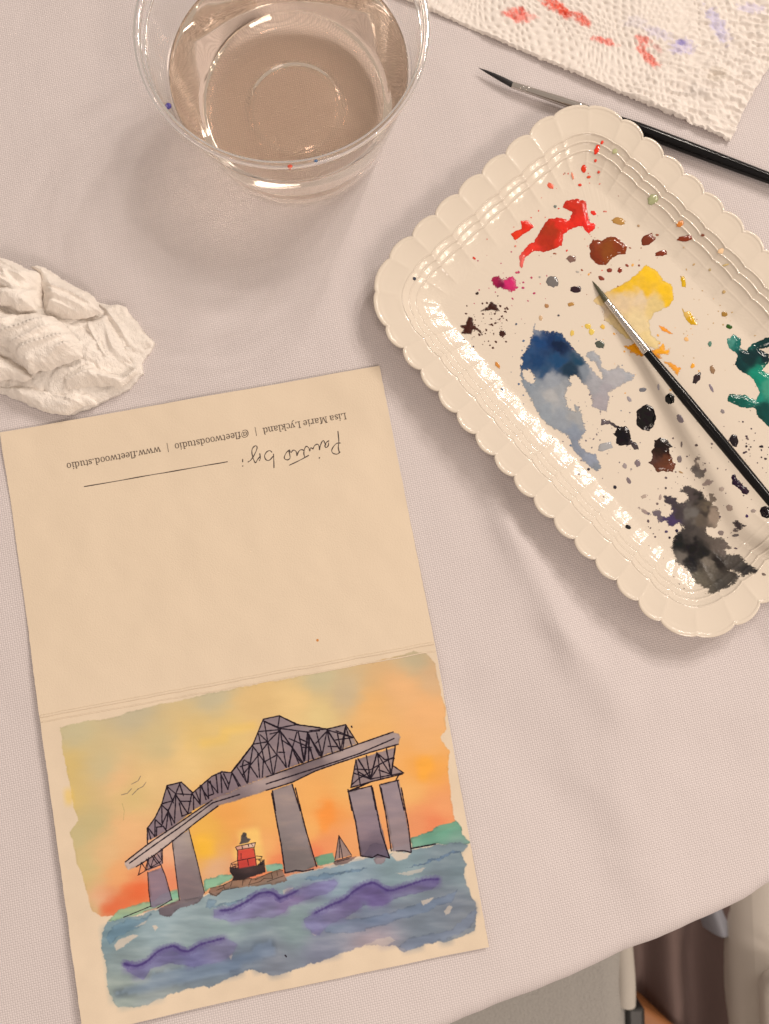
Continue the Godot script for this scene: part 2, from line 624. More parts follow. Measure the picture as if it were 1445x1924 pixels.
func _card() -> void:
	var card := _thing("greeting_card", "cream folded card lying open, its lower half painted with a bridge at sunset", "card", Vector3(-0.12027, TABLE, 0.03658), 0.18133)
	_put(card, "back_panel", _panel([-1.27, -103.53], [139.26, -102.94], [140.41, 0.00], [0, 0], false), M.paper, "blank cream upper half with printed and handwritten lines")
	_paint_picture()
	var m := _mat(Color.WHITE, 0.9, 0.3)
	m.albedo_texture = ImageTexture.create_from_image(_picture())
	m.texture_repeat = false
	M.picture = m
	_put(card, "front_panel", _panel([0, 0], [140.41, 0.00], [139.40, 103.18], [0.76, 105.31], true), m, "lower half with a watercolour of a steel bridge, lighthouse and sea at sunset")
	# raised crease along the fold
	for s in [[-0.35, 0.46], [1.6, 0.2]]:
		var p := PackedVector3Array()
		var r := PackedFloat32Array()
		for k in 90:
			var x := 0.4 + 139.6 * k / 89.0
			var z: float = s[0] + 0.25 * _n1.get_noise_1d(x * 0.1) + (0.006 * x if s[0] > 0.0 else 0.0)
			p.append(Vector3(x, _card_y(x, z) + 0.06, z) * MM)
			r.append(s[1] * MM)
		_put(card, "fold_crease", _tube(p, r, 8, 0.6), M.paper)
	# printed line, upside down for the viewer
	var font := SystemFont.new()
	font.font_names = PackedStringArray(["Droid Serif"])
	var tm := TextMesh.new()
	tm.text = "Lisa Marie Lyckland  |  @fleetwoodstudio  |  www.fleetwood.studio"
	tm.font = font
	tm.font_size = 32
	tm.pixel_size = 0.0001
	tm.depth = 0.00008
	tm.curve_step = 1.0
	var w := tm.get_aabb().size.x
	tm.pixel_size = 0.0001 * 0.0965 / w
	var ta := tm.get_mesh_arrays()
	var tv: PackedVector3Array = ta[Mesh.ARRAY_VERTEX]
	for i in tv.size():
		var x := 72.4 - tv[i].x / MM
		var z := -86.9 + tv[i].y / MM
		tv[i] = Vector3(x, _card_y(x, z) + 0.05 + tv[i].z / MM, z) * MM
	ta[Mesh.ARRAY_VERTEX] = tv
	var tn: PackedVector3Array = ta[Mesh.ARRAY_NORMAL]
	for i in tn.size():
		tn[i] = Vector3(-tn[i].x, tn[i].z, tn[i].y)
	var lettering := ArrayMesh.new()
	var given := []
	given.resize(Mesh.ARRAY_MAX)
	for slot in [Mesh.ARRAY_VERTEX, Mesh.ARRAY_NORMAL, Mesh.ARRAY_INDEX]:
		given[slot] = ta[slot]
	lettering.add_surface_from_arrays(Mesh.PRIMITIVE_TRIANGLES, given)
	_put(card, "printed_line", lettering, M.print_ink, "small serif print with a name, handle and web address")
	var spot := _lathe([Vector2(0.01, 0.06), Vector2(0.3, 0.05), Vector2(0.48, 0.0)], 14, true)
	var sp := _put(card, "paint_speck", spot, _mat(Color(0.55, 0.22, 0.04), 0.5))
	sp.position = Vector3(99.8, _card_y(99.8, -8.8) + 0.02, -8.8) * MM
	# handwriting
	var n := 0
	for st in [[12000,-8187,11967,-7810,11909,-7578,11913,-7370],[12022,-7731,11870,-7741,11711,-7615,11648,-7488,11706,-7391,11835,-7350,11949,-7415],[11624,-7891,11532,-7855,11446,-7750,11464,-7660,11558,-7712,11595,-7826],[11479,-7744,11425,-7927,11351,-7889,11278,-7763,11218,-7618],[11218,-7618,11228,-7772,11173,-7845,11063,-7803,10993,-7694],[10993,-7694,10919,-7760,10866,-7648,10847,-7773,10763,-7840,10677,-7735,10632,-7570,10658,-7427],[10807,-7503,10553,-7412,10303,-7337,10036,-7265],[10671,-7701,10561,-7756,10448,-7690,10374,-7555],[10374,-7555,10369,-7722,10278,-7791,10181,-7722,10143,-7798],[10156,-7830,10017,-7752,9912,-7598,9926,-7520,10021,-7475,10117,-7544,10114,-7786],[11183,-7358,11148,-7310],[9476,-7264,9520,-7567,9543,-7787],[9523,-7704,9359,-7579,9246,-7617,9213,-7761,9310,-7899,9434,-7928,9496,-7848],[9055,-7894,9050,-7722,8993,-7622],[9061,-7789,8934,-7674,8850,-7579,8802,-7698,8776,-7910,8803,-8078,8899,-8182,8984,-8184,8984,-8080,8868,-7894,8703,-7716,8574,-7654],[8412,-7804,8386,-7688],[8377,-7569,8361,-7531]]:
		var q := _pts(st, 0.01)
		if q.size() > 2:
			q = _smooth(q, 5)
		_put(card, "handwritten_stroke", _ribbon(q, 0.36), M.ink)
	_put(card, "signature_line", _ribbon(_smooth(PackedVector2Array([Vector2(25.8, -78.4), Vector2(40, -78.35), Vector2(52, -78.3), Vector2(66, -78.15), Vector2(78.6, -78.05)]), 8), 0.34), M.ink)

func _card_y(x: float, z: float) -> float:
	var q := Vector2(x, z).rotated(-0.18133)
	return 0.8 + _cloth_y(q.x + -0.12027 / MM, q.y + 0.03658 / MM) + 0.9 * exp(-pow(z / 30.0, 2.0)) + 0.5 * _n1.get_noise_2d(x * 0.02, z * 0.02) + 0.5 * smoothstep(60.0, 104.0, absf(z)) + 2.4 * smoothstep(55.0, -5.0, x) * smoothstep(-40.0, 40.0, z) - 0.5 * smoothstep(-95.0, -80.0, z) * smoothstep(-60.0, -75.0, z)

func _panel(a: Array, b: Array, c: Array, d: Array, pic: bool) -> ArrayMesh:
	var nx := 90
	var ny := 70
	var v := PackedVector3Array()
	var uv := PackedVector2Array()
	for layer in 2:
		for j in ny:
			for i in nx:
				var s := float(i) / (nx - 1)
				var t := float(j) / (ny - 1)
				var p := Vector2(a[0], a[1]).lerp(Vector2(b[0], b[1]), s).lerp(Vector2(d[0], d[1]).lerp(Vector2(c[0], c[1]), s), t)
				var q := p
				if i == 0 or i == nx - 1:
					q.x += 0.14 * _n2.get_noise_2d(p.x, p.y * 0.7)
				v.append(Vector3(q.x, _card_y(p.x, p.y) - 0.34 * layer, q.y) * MM)
				uv.append(Vector2(p.x * PS / PW, p.y * PS / PH) if pic else p / 20.0)
	var idx := _grid_idx(ny, nx)
	idx.append_array(_grid_idx(ny, nx, true, nx * ny))
	var o := nx * ny
	for i in nx - 1:
		var e := (ny - 1) * nx + i
		idx.append_array([i, i + o, i + 1 + o, i, i + 1 + o, i + 1])
		idx.append_array([e, e + 1, e + 1 + o, e, e + 1 + o, e + o])
	for j in ny - 1:
		var l := j * nx
		var r := j * nx + nx - 1
		idx.append_array([l, l + nx, l + nx + o, l, l + nx + o, l + o])
		idx.append_array([r, r + o, r + nx + o, r, r + nx + o, r + nx])
	var nn := PackedVector3Array()
	for k in v.size():
		nn.append(Vector3.UP if k < o else Vector3.DOWN)
	# true normals of the top sheet only, so that the edges stay crisp
	var top := _normals(v.slice(0, o), _grid_idx(ny, nx))
	for k in o:
		nn[k] = top[k]
	return _mesh(v, idx, uv, PackedColorArray(), nn)

func _smooth(p: PackedVector2Array, k: int) -> PackedVector2Array:
	var out := PackedVector2Array()
	for i in p.size() - 1:
		var a := p[maxi(i - 1, 0)]
		var d := p[mini(i + 2, p.size() - 1)]
		for s in k:
			out.append(p[i].cubic_interpolate(p[i + 1], a, d, float(s) / k))
	out.append(p[p.size() - 1])
	return out

# a thin raised ribbon of ink following points (millimetres)
func _ribbon(p: PackedVector2Array, w: float) -> ArrayMesh:
	var v := PackedVector3Array()
	for i in p.size():
		var y := _card_y(p[i].x, p[i].y) + 0.07
		var t := (p[mini(i + 1, p.size() - 1)] - p[maxi(i - 1, 0)]).normalized()
		var n := Vector2(-t.y, t.x) * w * (0.5 + 0.12 * sin(i * 0.7))
		v.append(Vector3(p[i].x + n.x, y - 0.06, p[i].y + n.y) * MM)
		v.append(Vector3(p[i].x, y + 0.02, p[i].y) * MM)
		v.append(Vector3(p[i].x - n.x, y - 0.06, p[i].y - n.y) * MM)
	return _mesh(v, _grid_idx(p.size(), 3, true))

# ---- watercolour: washes laid one over the other in an RGB buffer, then ink
func _wash(flat: Array, stops: Array, alpha: float, rag: float, edge: float, soft: float, streak: float) -> void:
	var poly := _pts(flat)
	for i in poly.size():
		poly[i] *= PS
	var bx := _box_of(poly, rag * PS * 1.5 + (26.0 if soft > 0.0 else 6.0))
	var x0 := maxi(int(bx[0].x), 0)
	var y0 := maxi(int(bx[0].y), 0)
	var x1 := mini(int(bx[1].x), PW - 1)
	var y1 := mini(int(bx[1].y), PH - 1)
	var w := x1 - x0 + 1
	var h := y1 - y0 + 1
	if w < 2 or h < 2:
		return
	var mask := PackedByteArray()
	mask.resize(w * h)
	var amp := rag * PS
	for y in h:
		var r := y * w
		for x in w:
			var px := x + x0
			var py := y + y0
			var p := Vector2(px + amp * _n1.get_noise_2d(px * 0.028, py * 0.028) + 0.28 * amp * _n2.get_noise_2d(px * 0.11, py * 0.11), py + amp * _n2.get_noise_2d(px * 0.028 + 40.0, py * 0.028) + 0.28 * amp * _n1.get_noise_2d(px * 0.11, py * 0.11 + 9.0))
			mask[r + x] = 255 if Geometry2D.is_point_in_polygon(p, poly) else 0
	var mi := Image.create_from_data(w, h, false, Image.FORMAT_L8, mask)
	var aa := mi.duplicate() as Image
	var q := 18 if soft > 0.0 else 2
	aa.resize(maxi(w / q, 1), maxi(h / q, 1), Image.INTERPOLATE_TRILINEAR)
	aa.resize(w, h, Image.INTERPOLATE_CUBIC)
	var bl := mi.duplicate() as Image
	bl.resize(maxi(w / 7, 1), maxi(h / 7, 1), Image.INTERPOLATE_TRILINEAR)
	bl.resize(w, h, Image.INTERPOLATE_CUBIC)
	var sharp := aa.get_data()
	var blur := bl.get_data()
	# the colour field, worked out coarsely and enlarged
	var cw := maxi(w / 8, 2)
	var chh := maxi(h / 8, 2)
	var cf := Image.create(cw, chh, false, Image.FORMAT_RGBF)
	for y in chh:
		for x in cw:
			cf.set_pixel(x, y, _blend(Vector2(x0 + (x + 0.5) * w / cw, y0 + (y + 0.5) * h / chh) / PS, stops, 14.0, 1.75))
	cf.resize(w, h, Image.INTERPOLATE_CUBIC)
	var cd := cf.get_data().to_float32_array()
	for y in h:
		for x in w:
			var k := y * w + x
			if sharp[k] < 4:
				continue
			var px := x + x0
			var py := y + y0
			var sx := clampi(x + int(10.0 * _n3.get_noise_2d(px * 0.016, py * 0.03)), 0, w - 1)
			var sy := clampi(y + int(8.0 * _n3.get_noise_2d(px * 0.016 + 70.0, py * 0.03)), 0, h - 1)
			var c := 3 * (sy * w + sx)
			var rim := (1.0 - blur[k] / 255.0) * edge
			# pigment streaks along the brush, pooling and grain
			var st := streak * _n2.get_noise_2d((px * 0.985 + py * 0.17) * 0.007, (py * 0.985 - px * 0.17) * 0.028) + 0.05 * _n1.get_noise_2d(px * 0.35, py * 0.35)
			var dark := clampf(1.0 - rim * 0.75 - st * 0.45, 0.3, 1.25)
			var a := alpha * sharp[k] / 255.0 * clampf(1.0 + st * 0.6, 0.0, 1.0)
			var o := 3 * (py * PW + px)
			_pic[o] = lerpf(_pic[o], cd[c] * dark, a)
			_pic[o + 1] = lerpf(_pic[o + 1], cd[c + 1] * dark, a)
			_pic[o + 2] = lerpf(_pic[o + 2], cd[c + 2] * dark, a)

func _ink(lines: Array, width: float, c: Color, alpha: float) -> void:
	for ln in lines:
		var p := _pts(ln)
		if width >= 0.6:
			p = _smooth(p, 6)
		for i in p.size() - 1:
			var a := p[i] * PS
			var b := p[i + 1] * PS
			var r := width * PS * 0.5
			var x0 := maxi(int(minf(a.x, b.x) - r - 3.0), 0)
			var x1 := mini(int(maxf(a.x, b.x) + r + 3.0), PW - 1)
			var y0 := maxi(int(minf(a.y, b.y) - r - 3.0), 0)
			var y1 := mini(int(maxf(a.y, b.y) + r + 3.0), PH - 1)
			for y in range(y0, y1 + 1):
				for x in range(x0, x1 + 1):
					var q := Vector2(x, y)
					var d := q.distance_to(Geometry2D.get_closest_point_to_segment(q, a, b))
					var k := _n1.get_noise_2d(x * 0.09, y * 0.09)
					var t := clampf(r * (1.0 + 0.35 * k) + 0.5 - d, 0.0, 1.0) * alpha * (0.92 + 0.25 * k)
					if t > 0.0:
						var o := 3 * (y * PW + x)
						_pic[o] = lerpf(_pic[o], c.r, t)
						_pic[o + 1] = lerpf(_pic[o + 1], c.g, t)
						_pic[o + 2] = lerpf(_pic[o + 2], c.b, t)

func _picture() -> Image:
	var by := PackedByteArray()
	by.resize(_pic.size())
	for i in _pic.size():
		by[i] = clampi(int(_pic[i] * 255.0 + 0.5), 0, 255)
	return Image.create_from_data(PW, PH, false, Image.FORMAT_RGB8, by)

func _paint_picture() -> void:
	_pic.resize(PW * PH * 3)
	var base := Color(0.70, 0.595, 0.465).linear_to_srgb()
	for y in PH:
		for x in PW:
			var o := 3 * (y * PW + x)
			var g := 1.0 + 0.02 * _n1.get_noise_2d(x * 0.3, y * 0.3) + 0.02 * _n2.get_noise_2d(x * 0.01, y * 0.01)
			_pic[o] = base.r * g
			_pic[o + 1] = base.g * g
			_pic[o + 2] = base.b * g
	_wash([67,44,147,40,231,46,298,38,394,31,470,32,603,25,680,24,832,23,984,23,1080,22,1176,22,1253,16,1321,11,1366,27,1394,64,1389,111,1393,168,1398,225,1387,297,1361,318,1383,370,1367,441,1361,531,1359,594,1359,621,1249,646,946,672,646,688,461,690,273,708,119,694,88,666,79,584,62,510,50,400,82,369,74,295,67,184,62,110], [10.6,6.2,0.747,0.725,0.598, 31.8,3.6,0.724,0.700,0.602, 60.2,3.2,0.740,0.717,0.611, 98.2,3.6,0.747,0.725,0.602, 132.5,4.2,0.716,0.684,0.576, 138.1,10.0,0.802,0.684,0.542, 7.0,18.5,0.809,0.725,0.481, 5.9,29.2,0.809,0.725,0.481, 7.6,41.3,0.740,0.708,0.542, 19.8,20.8,0.763,0.725,0.576, 39.2,17.0,0.778,0.725,0.559, 54.1,17.9,0.848,0.750,0.507, 63.6,17.4,0.848,0.750,0.507, 47.5,24.1,0.872,0.766,0.542, 27.6,31.4,0.809,0.729,0.507, 24.7,26.3,0.879,0.733,0.550, 13.5,38.8,0.740,0.700,0.525, 24.0,43.4,0.887,0.717,0.525, 37.6,27.7,0.872,0.758,0.550, 74.5,8.6,0.840,0.733,0.525, 89.3,11.3,0.872,0.766,0.550, 95.8,17.2,0.848,0.775,0.559, 106.5,10.7,0.747,0.692,0.576, 114.7,17.9,0.875,0.696,0.456, 127.1,12.7,0.875,0.696,0.499, 132.8,23.0,0.887,0.692,0.481, 112.9,27.8,0.887,0.696,0.438, 130.8,33.8,0.895,0.696,0.468, 129.4,40.9,0.903,0.634,0.283, 133.1,56.2,0.887,0.626,0.430, 122.1,59.6,0.872,0.576,0.404, 129.5,60.1,0.872,0.502,0.352, 122.3,48.8,0.903,0.700,0.438, 51.2,48.4,0.887,0.696,0.326, 48.5,53.7,0.903,0.700,0.214, 59.3,44.5,0.895,0.642,0.343, 72.0,46.8,0.887,0.675,0.395, 69.9,59.1,0.903,0.700,0.438, 51.9,61.1,0.833,0.675,0.542, 63.4,65.0,0.872,0.485,0.361, 73.2,64.1,0.868,0.485,0.335, 87.4,44.2,0.895,0.675,0.395, 92.3,50.5,0.903,0.576,0.283, 86.6,54.0,0.910,0.700,0.412, 100.7,43.0,0.891,0.696,0.421, 91.9,61.3,0.883,0.576,0.387, 85.9,63.4,0.872,0.477,0.343, 99.4,60.9,0.879,0.634,0.421, 80.7,39.3,0.895,0.675,0.404, 15.7,49.1,0.864,0.725,0.542, 20.1,57.1,0.887,0.659,0.447, 25.1,63.7,0.860,0.419,0.249, 15.0,67.2,0.840,0.411,0.274, 11.3,64.4,0.887,0.708,0.594, 32.7,59.4,0.875,0.584,0.438, 37.8,53.2,0.879,0.684,0.559, 36.3,62.7,0.864,0.527,0.395, 7.3,56.5,0.794,0.725,0.516, 9.2,66.6,0.755,0.708,0.516, 9.5,51.6,0.771,0.725,0.542], 0.96, 0.50, 0.10, 0.00, 0.03)
	_wash([120,684,164,635,232,612,297,615,281,657,204,678], [12.0,68.4,0.863,0.404,0.239], 0.42, 1.20, 0.00, 1.00, 0.10)
	_wash([897,528,915,477,954,466,950,519,919,559], [89.7,52.8,0.935,0.577,0.248], 0.50, 1.20, 0.00, 1.00, 0.10)
	_wash([1263,422,1281,379,1321,387,1313,431,1282,453], [126.3,42.2,0.943,0.676,0.248], 0.50, 1.20, 0.00, 1.00, 0.10)
	_wash([483,187,620,156,735,150,711,182,575,204], [48.3,18.7,0.911,0.776,0.409], 0.40, 1.20, 0.00, 1.00, 0.10)
	_wash([466,539,476,496,517,512,528,559,489,570], [46.6,53.9,0.943,0.750,0.248], 0.45, 1.20, 0.00, 1.00, 0.10)
	_wash([40,271,61,256,71,313,58,338], [4.0,27.1,0.895,0.758,0.353], 0.50, 1.20, 0.00, 1.00, 0.10)
	_wash([594,607,591,571,629,506,675,514,685,588,683,632], [59.4,60.7,0.935,0.828,0.485], 0.60, 1.20, 0.00, 1.00, 0.10)
	_wash([135,713,176,684,245,677,296,677,317,663,383,654,383,693,293,703,152,718], [18.3,69.5,0.565,0.720,0.604, 35.3,67.0,0.545,0.732,0.627], 0.90, 0.40, 0.30, 0.00, 0.15)
	_wash([474,644,482,640,516,641,526,636,572,641,572,655,531,669,491,671,470,682], [52.1,65.3,0.517,0.724,0.627], 0.95, 0.30, 0.40, 0.00, 0.15)
	_wash([689,634,719,633,747,640,748,656,689,657], [71.7,64.7,0.484,0.698,0.637], 0.95, 0.30, 0.40, 0.00, 0.15)
	_wash([357,666,380,659,382,684,357,686], [37.0,67.4,0.517,0.732,0.637], 0.90, 0.20, 0.30, 0.00, 0.15)
	_wash([859,636,924,634,927,668,865,667], [88.9,65.0,0.396,0.611,0.523], 0.95, 0.30, 0.40, 0.00, 0.15)
	_wash([1198,634,1251,629,1309,610,1363,606,1379,629,1375,655,1400,690,1364,687,1278,671,1197,668], [132.6,62.3,0.372,0.633,0.556, 135.8,62.2,0.396,0.620,0.542, 121.6,65.2,0.484,0.698,0.627, 135.5,67.4,0.484,0.611,0.604, 124.7,63.1,0.343,0.568,0.509], 0.95, 0.50, 0.40, 0.00, 0.15)
	_wash([134,717,403,704,535,689,628,685,795,683,946,672,1057,674,1188,673,1300,676,1360,676,1390,692,1360,712,1370,758,1350,782,1364,829,1373,892,1366,958,1332,980,1277,988,1185,985,1109,999,1084,973,1012,955,953,954,832,971,713,989,655,989,583,958,543,965,434,988,366,976,273,992,198,1004,131,986,111,941,108,861,106,794,115,745], [15.7,74.9,0.427,0.546,0.613, 30.3,75.8,0.561,0.662,0.718, 18.0,84.1,0.514,0.595,0.630, 38.5,81.7,0.530,0.620,0.665, 14.6,94.8,0.561,0.629,0.630, 27.0,97.0,0.554,0.612,0.639, 55.2,92.6,0.419,0.487,0.578, 42.0,94.6,0.475,0.546,0.613, 76.5,86.0,0.490,0.587,0.622, 102.3,86.4,0.404,0.471,0.578, 129.8,87.9,0.427,0.479,0.552, 119.5,93.0,0.443,0.504,0.578, 82.4,94.1,0.467,0.504,0.604, 101.0,93.5,0.648,0.612,0.665, 135.4,78.2,0.443,0.529,0.587, 64.0,72.3,0.530,0.629,0.692, 93.7,72.4,0.506,0.612,0.692, 114.1,72.5,0.490,0.595,0.648, 134.2,94.0,0.475,0.521,0.578, 67.5,95.8,0.467,0.512,0.587, 53.4,80.9,0.522,0.620,0.657], 0.40, 0.70, 0.00, 1.00, 0.20)
	_wash([134,717,403,704,535,689,628,685,795,683,946,672,1057,674,1188,673,1300,676,1360,676,1390,692,1360,712,1370,758,1350,782,1364,829,1373,892,1366,958,1332,980,1277,988,1185,985,1109,999,1084,973,1012,955,953,954,832,971,713,989,655,989,583,958,543,965,434,988,366,976,273,992,198,1004,131,986,111,941,108,861,106,794,115,745], [15.7,74.9,0.427,0.546,0.613, 30.3,75.8,0.561,0.662,0.718, 18.0,84.1,0.514,0.595,0.630, 38.5,81.7,0.530,0.620,0.665, 14.6,94.8,0.561,0.629,0.630, 27.0,97.0,0.554,0.612,0.639, 55.2,92.6,0.419,0.487,0.578, 42.0,94.6,0.475,0.546,0.613, 76.5,86.0,0.490,0.587,0.622, 102.3,86.4,0.404,0.471,0.578, 129.8,87.9,0.427,0.479,0.552, 119.5,93.0,0.443,0.504,0.578, 82.4,94.1,0.467,0.504,0.604, 101.0,93.5,0.648,0.612,0.665, 135.4,78.2,0.443,0.529,0.587, 64.0,72.3,0.530,0.629,0.692, 93.7,72.4,0.506,0.612,0.692, 114.1,72.5,0.490,0.595,0.648, 134.2,94.0,0.475,0.521,0.578, 67.5,95.8,0.467,0.512,0.587, 53.4,80.9,0.522,0.620,0.657], 0.95, 0.70, 0.14, 0.00, 0.28)
	_wash([810,698,881,697,951,700,1037,703,997,710,926,711,836,714], [81.0,69.8,0.372,0.490,0.618], 0.60, 0.80, 0.40, 0.00, 0.30)
	_wash([1154,727,1232,721,1281,713,1331,700,1367,715,1329,711,1279,724,1219,727], [115.4,72.7,0.364,0.473,0.618], 0.65, 0.80, 0.40, 0.00, 0.30)
	_wash([465,729,483,709,510,721,496,732,552,731,607,725,649,707,654,705,621,725,555,741,512,739,479,735], [46.5,72.9,0.396,0.516,0.637], 0.55, 0.80, 0.40, 0.00, 0.30)
	_wash([826,808,946,859,1087,862,1268,844,1329,833,1293,866,1141,889,961,906,859,887], [82.6,80.8,0.404,0.490,0.627], 0.50, 0.80, 0.40, 0.00, 0.30)
	_wash([1090,974,1129,954,1275,958,1376,898,1359,951,1302,974,1121,997], [109.0,97.4,0.452,0.516,0.637], 0.50, 0.80, 0.40, 0.00, 0.30)
	_wash([122,944,287,904,445,912,608,891,665,871,680,925,545,951,384,962,224,968], [12.2,94.4,0.396,0.490,0.627], 0.50, 0.80, 0.40, 1.00, 0.30)
	_wash([122,761,153,726,283,719,257,745,174,766,128,788], [12.2,76.1,0.384,0.525,0.637], 0.55, 0.80, 0.40, 0.00, 0.30)
	_wash([146,794,162,779,211,770,234,777,197,793,152,813], [14.6,79.4,0.826,0.776,0.722], 0.75, 0.40, 0.00, 0.00, 0.10)
	_wash([280,757,291,754,298,766,288,773], [28.0,75.7,0.826,0.776,0.722], 0.80, 0.40, 0.00, 0.00, 0.10)
	_wash([237,742,270,732,257,745,220,749], [23.7,74.2,0.826,0.776,0.722], 0.60, 0.40, 0.00, 0.00, 0.10)
	_wash([1128,739,1181,740,1229,738,1214,752,1166,755], [112.8,73.9,0.826,0.776,0.722], 0.50, 0.40, 0.00, 0.00, 0.10)
	_wash([1194,845,1239,839,1225,851,1200,860], [119.4,84.5,0.826,0.776,0.722], 0.65, 0.40, 0.00, 0.00, 0.10)
	_wash([1264,894,1285,876,1296,883,1283,901,1268,903], [126.4,89.4,0.826,0.776,0.722], 0.60, 0.40, 0.00, 0.00, 0.10)
	_wash([808,878,827,868,840,878,818,888], [80.8,87.8,0.826,0.776,0.722], 0.60, 0.40, 0.00, 0.00, 0.10)
	_wash([971,953,1026,940,1068,937,1087,957,1045,966,997,969], [97.1,95.3,0.826,0.776,0.722], 0.40, 0.40, 0.00, 0.00, 0.10)
	_wash([734,727,753,721,777,723,751,737,733,741], [73.4,72.7,0.826,0.776,0.722], 0.50, 0.40, 0.00, 0.00, 0.10)
	_wash([1118,679,1135,671,1191,681,1176,697,1137,701], [111.8,67.9,0.826,0.776,0.722], 0.85, 0.40, 0.00, 0.00, 0.10)
	_wash([868,669,910,665,1029,664,1056,675,979,678,907,682], [86.8,66.9,0.826,0.776,0.722], 0.60, 0.40, 0.00, 0.00, 0.10)
	_wash([516,900,534,893,524,917], [51.6,90.0,0.826,0.776,0.722], 0.60, 0.40, 0.00, 0.00, 0.10)
	_wash([166,861,183,852,217,871,251,861,291,838,340,832,364,852,390,859,435,844,510,840,553,869,533,898,487,915,392,913,322,885,257,893,226,918,178,889], [18.5,87.5,0.470,0.480,0.653, 32.0,85.9,0.435,0.447,0.622, 50.3,88.2,0.484,0.504,0.653, 23.4,89.9,0.455,0.473,0.648, 39.5,89.3,0.426,0.447,0.627], 0.75, 0.50, 0.22, 0.00, 0.50)
	_wash([166,861,183,852,217,871,251,861,291,838,340,832,364,852,390,859,435,844,510,840,553,869,533,898,487,915,392,913,322,885,257,893,226,918,178,889], [18.5,87.5,0.452,0.430,0.627, 32.0,85.9,0.388,0.369,0.571, 50.3,88.2,0.476,0.473,0.627, 23.4,89.9,0.424,0.417,0.618, 39.5,89.3,0.372,0.369,0.580], 0.60, 1.00, 0.00, 1.00, 0.50)
	_ink([[172,857,186,865,217,873,250,864,291,841,340,835,364,853,389,860,434,847,510,843]], 2.80, Color(0.372,0.343,0.561), 0.12)
	_ink([[172,857,186,865,217,873,250,864,291,841,340,835,364,853,389,860,434,847,510,843]], 1.30, Color(0.323,0.283,0.514), 0.16)
	_ink([[172,857,186,865,217,873,250,864,291,841,340,835,364,853,389,860,434,847,510,843]], 0.60, Color(0.267,0.222,0.457), 0.50)
	_wash([489,741,513,751,549,754,584,746,620,734,651,721,682,722,701,728,715,745,722,748,749,744,787,728,877,719,912,721,925,736,906,756,827,769,748,780,728,799,679,807,640,795,534,791,489,772], [52.1,77.2,0.488,0.504,0.674, 65.5,74.3,0.453,0.452,0.632, 74.5,76.0,0.484,0.466,0.637, 86.2,72.8,0.470,0.480,0.658, 91.7,72.9,0.461,0.476,0.653, 66.5,79.8,0.506,0.523,0.674], 0.75, 0.50, 0.22, 0.00, 0.50)
	_wash([489,741,513,751,549,754,584,746,620,734,651,721,682,722,701,728,715,745,722,748,749,744,787,728,877,719,912,721,925,736,906,756,827,769,748,780,728,799,679,807,640,795,534,791,489,772], [52.1,77.2,0.484,0.473,0.665, 65.5,74.3,0.420,0.378,0.590, 74.5,76.0,0.476,0.404,0.599, 86.2,72.8,0.452,0.430,0.637, 91.7,72.9,0.436,0.421,0.627, 66.5,79.8,0.517,0.508,0.665], 0.60, 1.00, 0.00, 1.00, 0.50)
	_ink([[513,751,549,754,584,746,620,734,651,721,682,722,701,728,715,745,722,748,749,744,786,734]], 2.80, Color(0.372,0.343,0.561), 0.12)
	_ink([[513,751,549,754,584,746,620,734,651,721,682,722,701,728,715,745,722,748,749,744,786,734]], 1.30, Color(0.323,0.283,0.514), 0.16)
	_ink([[513,751,549,754,584,746,620,734,651,721,682,722,701,728,715,745,722,748,749,744,786,734]], 0.60, Color(0.267,0.222,0.457), 0.50)
	_wash([787,829,831,815,892,798,935,789,974,768,1012,755,1048,756,1078,781,1100,791,1161,785,1221,776,1271,781,1265,798,1244,812,1184,818,1125,818,1063,835,1000,823,949,845,882,858,835,891,808,878,794,856], [82.5,84.7,0.470,0.490,0.663, 95.6,80.4,0.444,0.437,0.617, 103.1,78.4,0.417,0.404,0.596, 115.8,80.1,0.461,0.466,0.632, 124.8,79.3,0.426,0.428,0.606, 88.5,84.2,0.484,0.495,0.653], 0.75, 0.50, 0.22, 0.00, 0.50)
	_wash([787,829,831,815,892,798,935,789,974,768,1012,755,1048,756,1078,781,1100,791,1161,785,1221,776,1271,781,1265,798,1244,812,1184,818,1125,818,1063,835,1000,823,949,845,882,858,835,891,808,878,794,856], [82.5,84.7,0.452,0.447,0.646, 95.6,80.4,0.404,0.352,0.561, 103.1,78.4,0.356,0.291,0.523, 115.8,80.1,0.436,0.404,0.590, 124.8,79.3,0.372,0.334,0.542, 88.5,84.2,0.476,0.456,0.627], 0.60, 1.00, 0.00, 1.00, 0.50)
	_ink([[830,818,892,801,935,792,974,771,1012,758,1047,757,1078,782,1100,792,1160,786,1221,779,1267,785]], 2.80, Color(0.372,0.343,0.561), 0.12)
	_ink([[830,818,892,801,935,792,974,771,1012,758,1047,757,1078,782,1100,792,1160,786,1221,779,1267,785]], 1.30, Color(0.323,0.283,0.514), 0.16)
	_ink([[830,818,892,801,935,792,974,771,1012,758,1047,757,1078,782,1100,792,1160,786,1221,779,1267,785]], 0.60, Color(0.267,0.222,0.457), 0.50)
	_wash([291,581,340,574,347,603,357,686,294,700,284,694], [31.8,60.3,0.517,0.467,0.545, 32.4,67.4,0.478,0.451,0.545], 0.92, 0.20, 0.35, 0.00, 0.15)
	_wash([387,493,449,468,457,545,470,684,459,698,384,696,384,601], [41.3,50.9,0.626,0.602,0.618, 41.7,59.3,0.470,0.442,0.489, 42.6,65.1,0.439,0.417,0.462, 41.2,55.1,0.567,0.543,0.572], 0.92, 0.20, 0.35, 0.00, 0.15)
	_wash([307,709,356,693,465,694,436,716,387,715,343,739,311,724], [35.3,71.2,0.396,0.360,0.400, 42.6,70.3,0.452,0.421,0.457], 0.90, 0.40, 0.40, 0.00, 0.15)
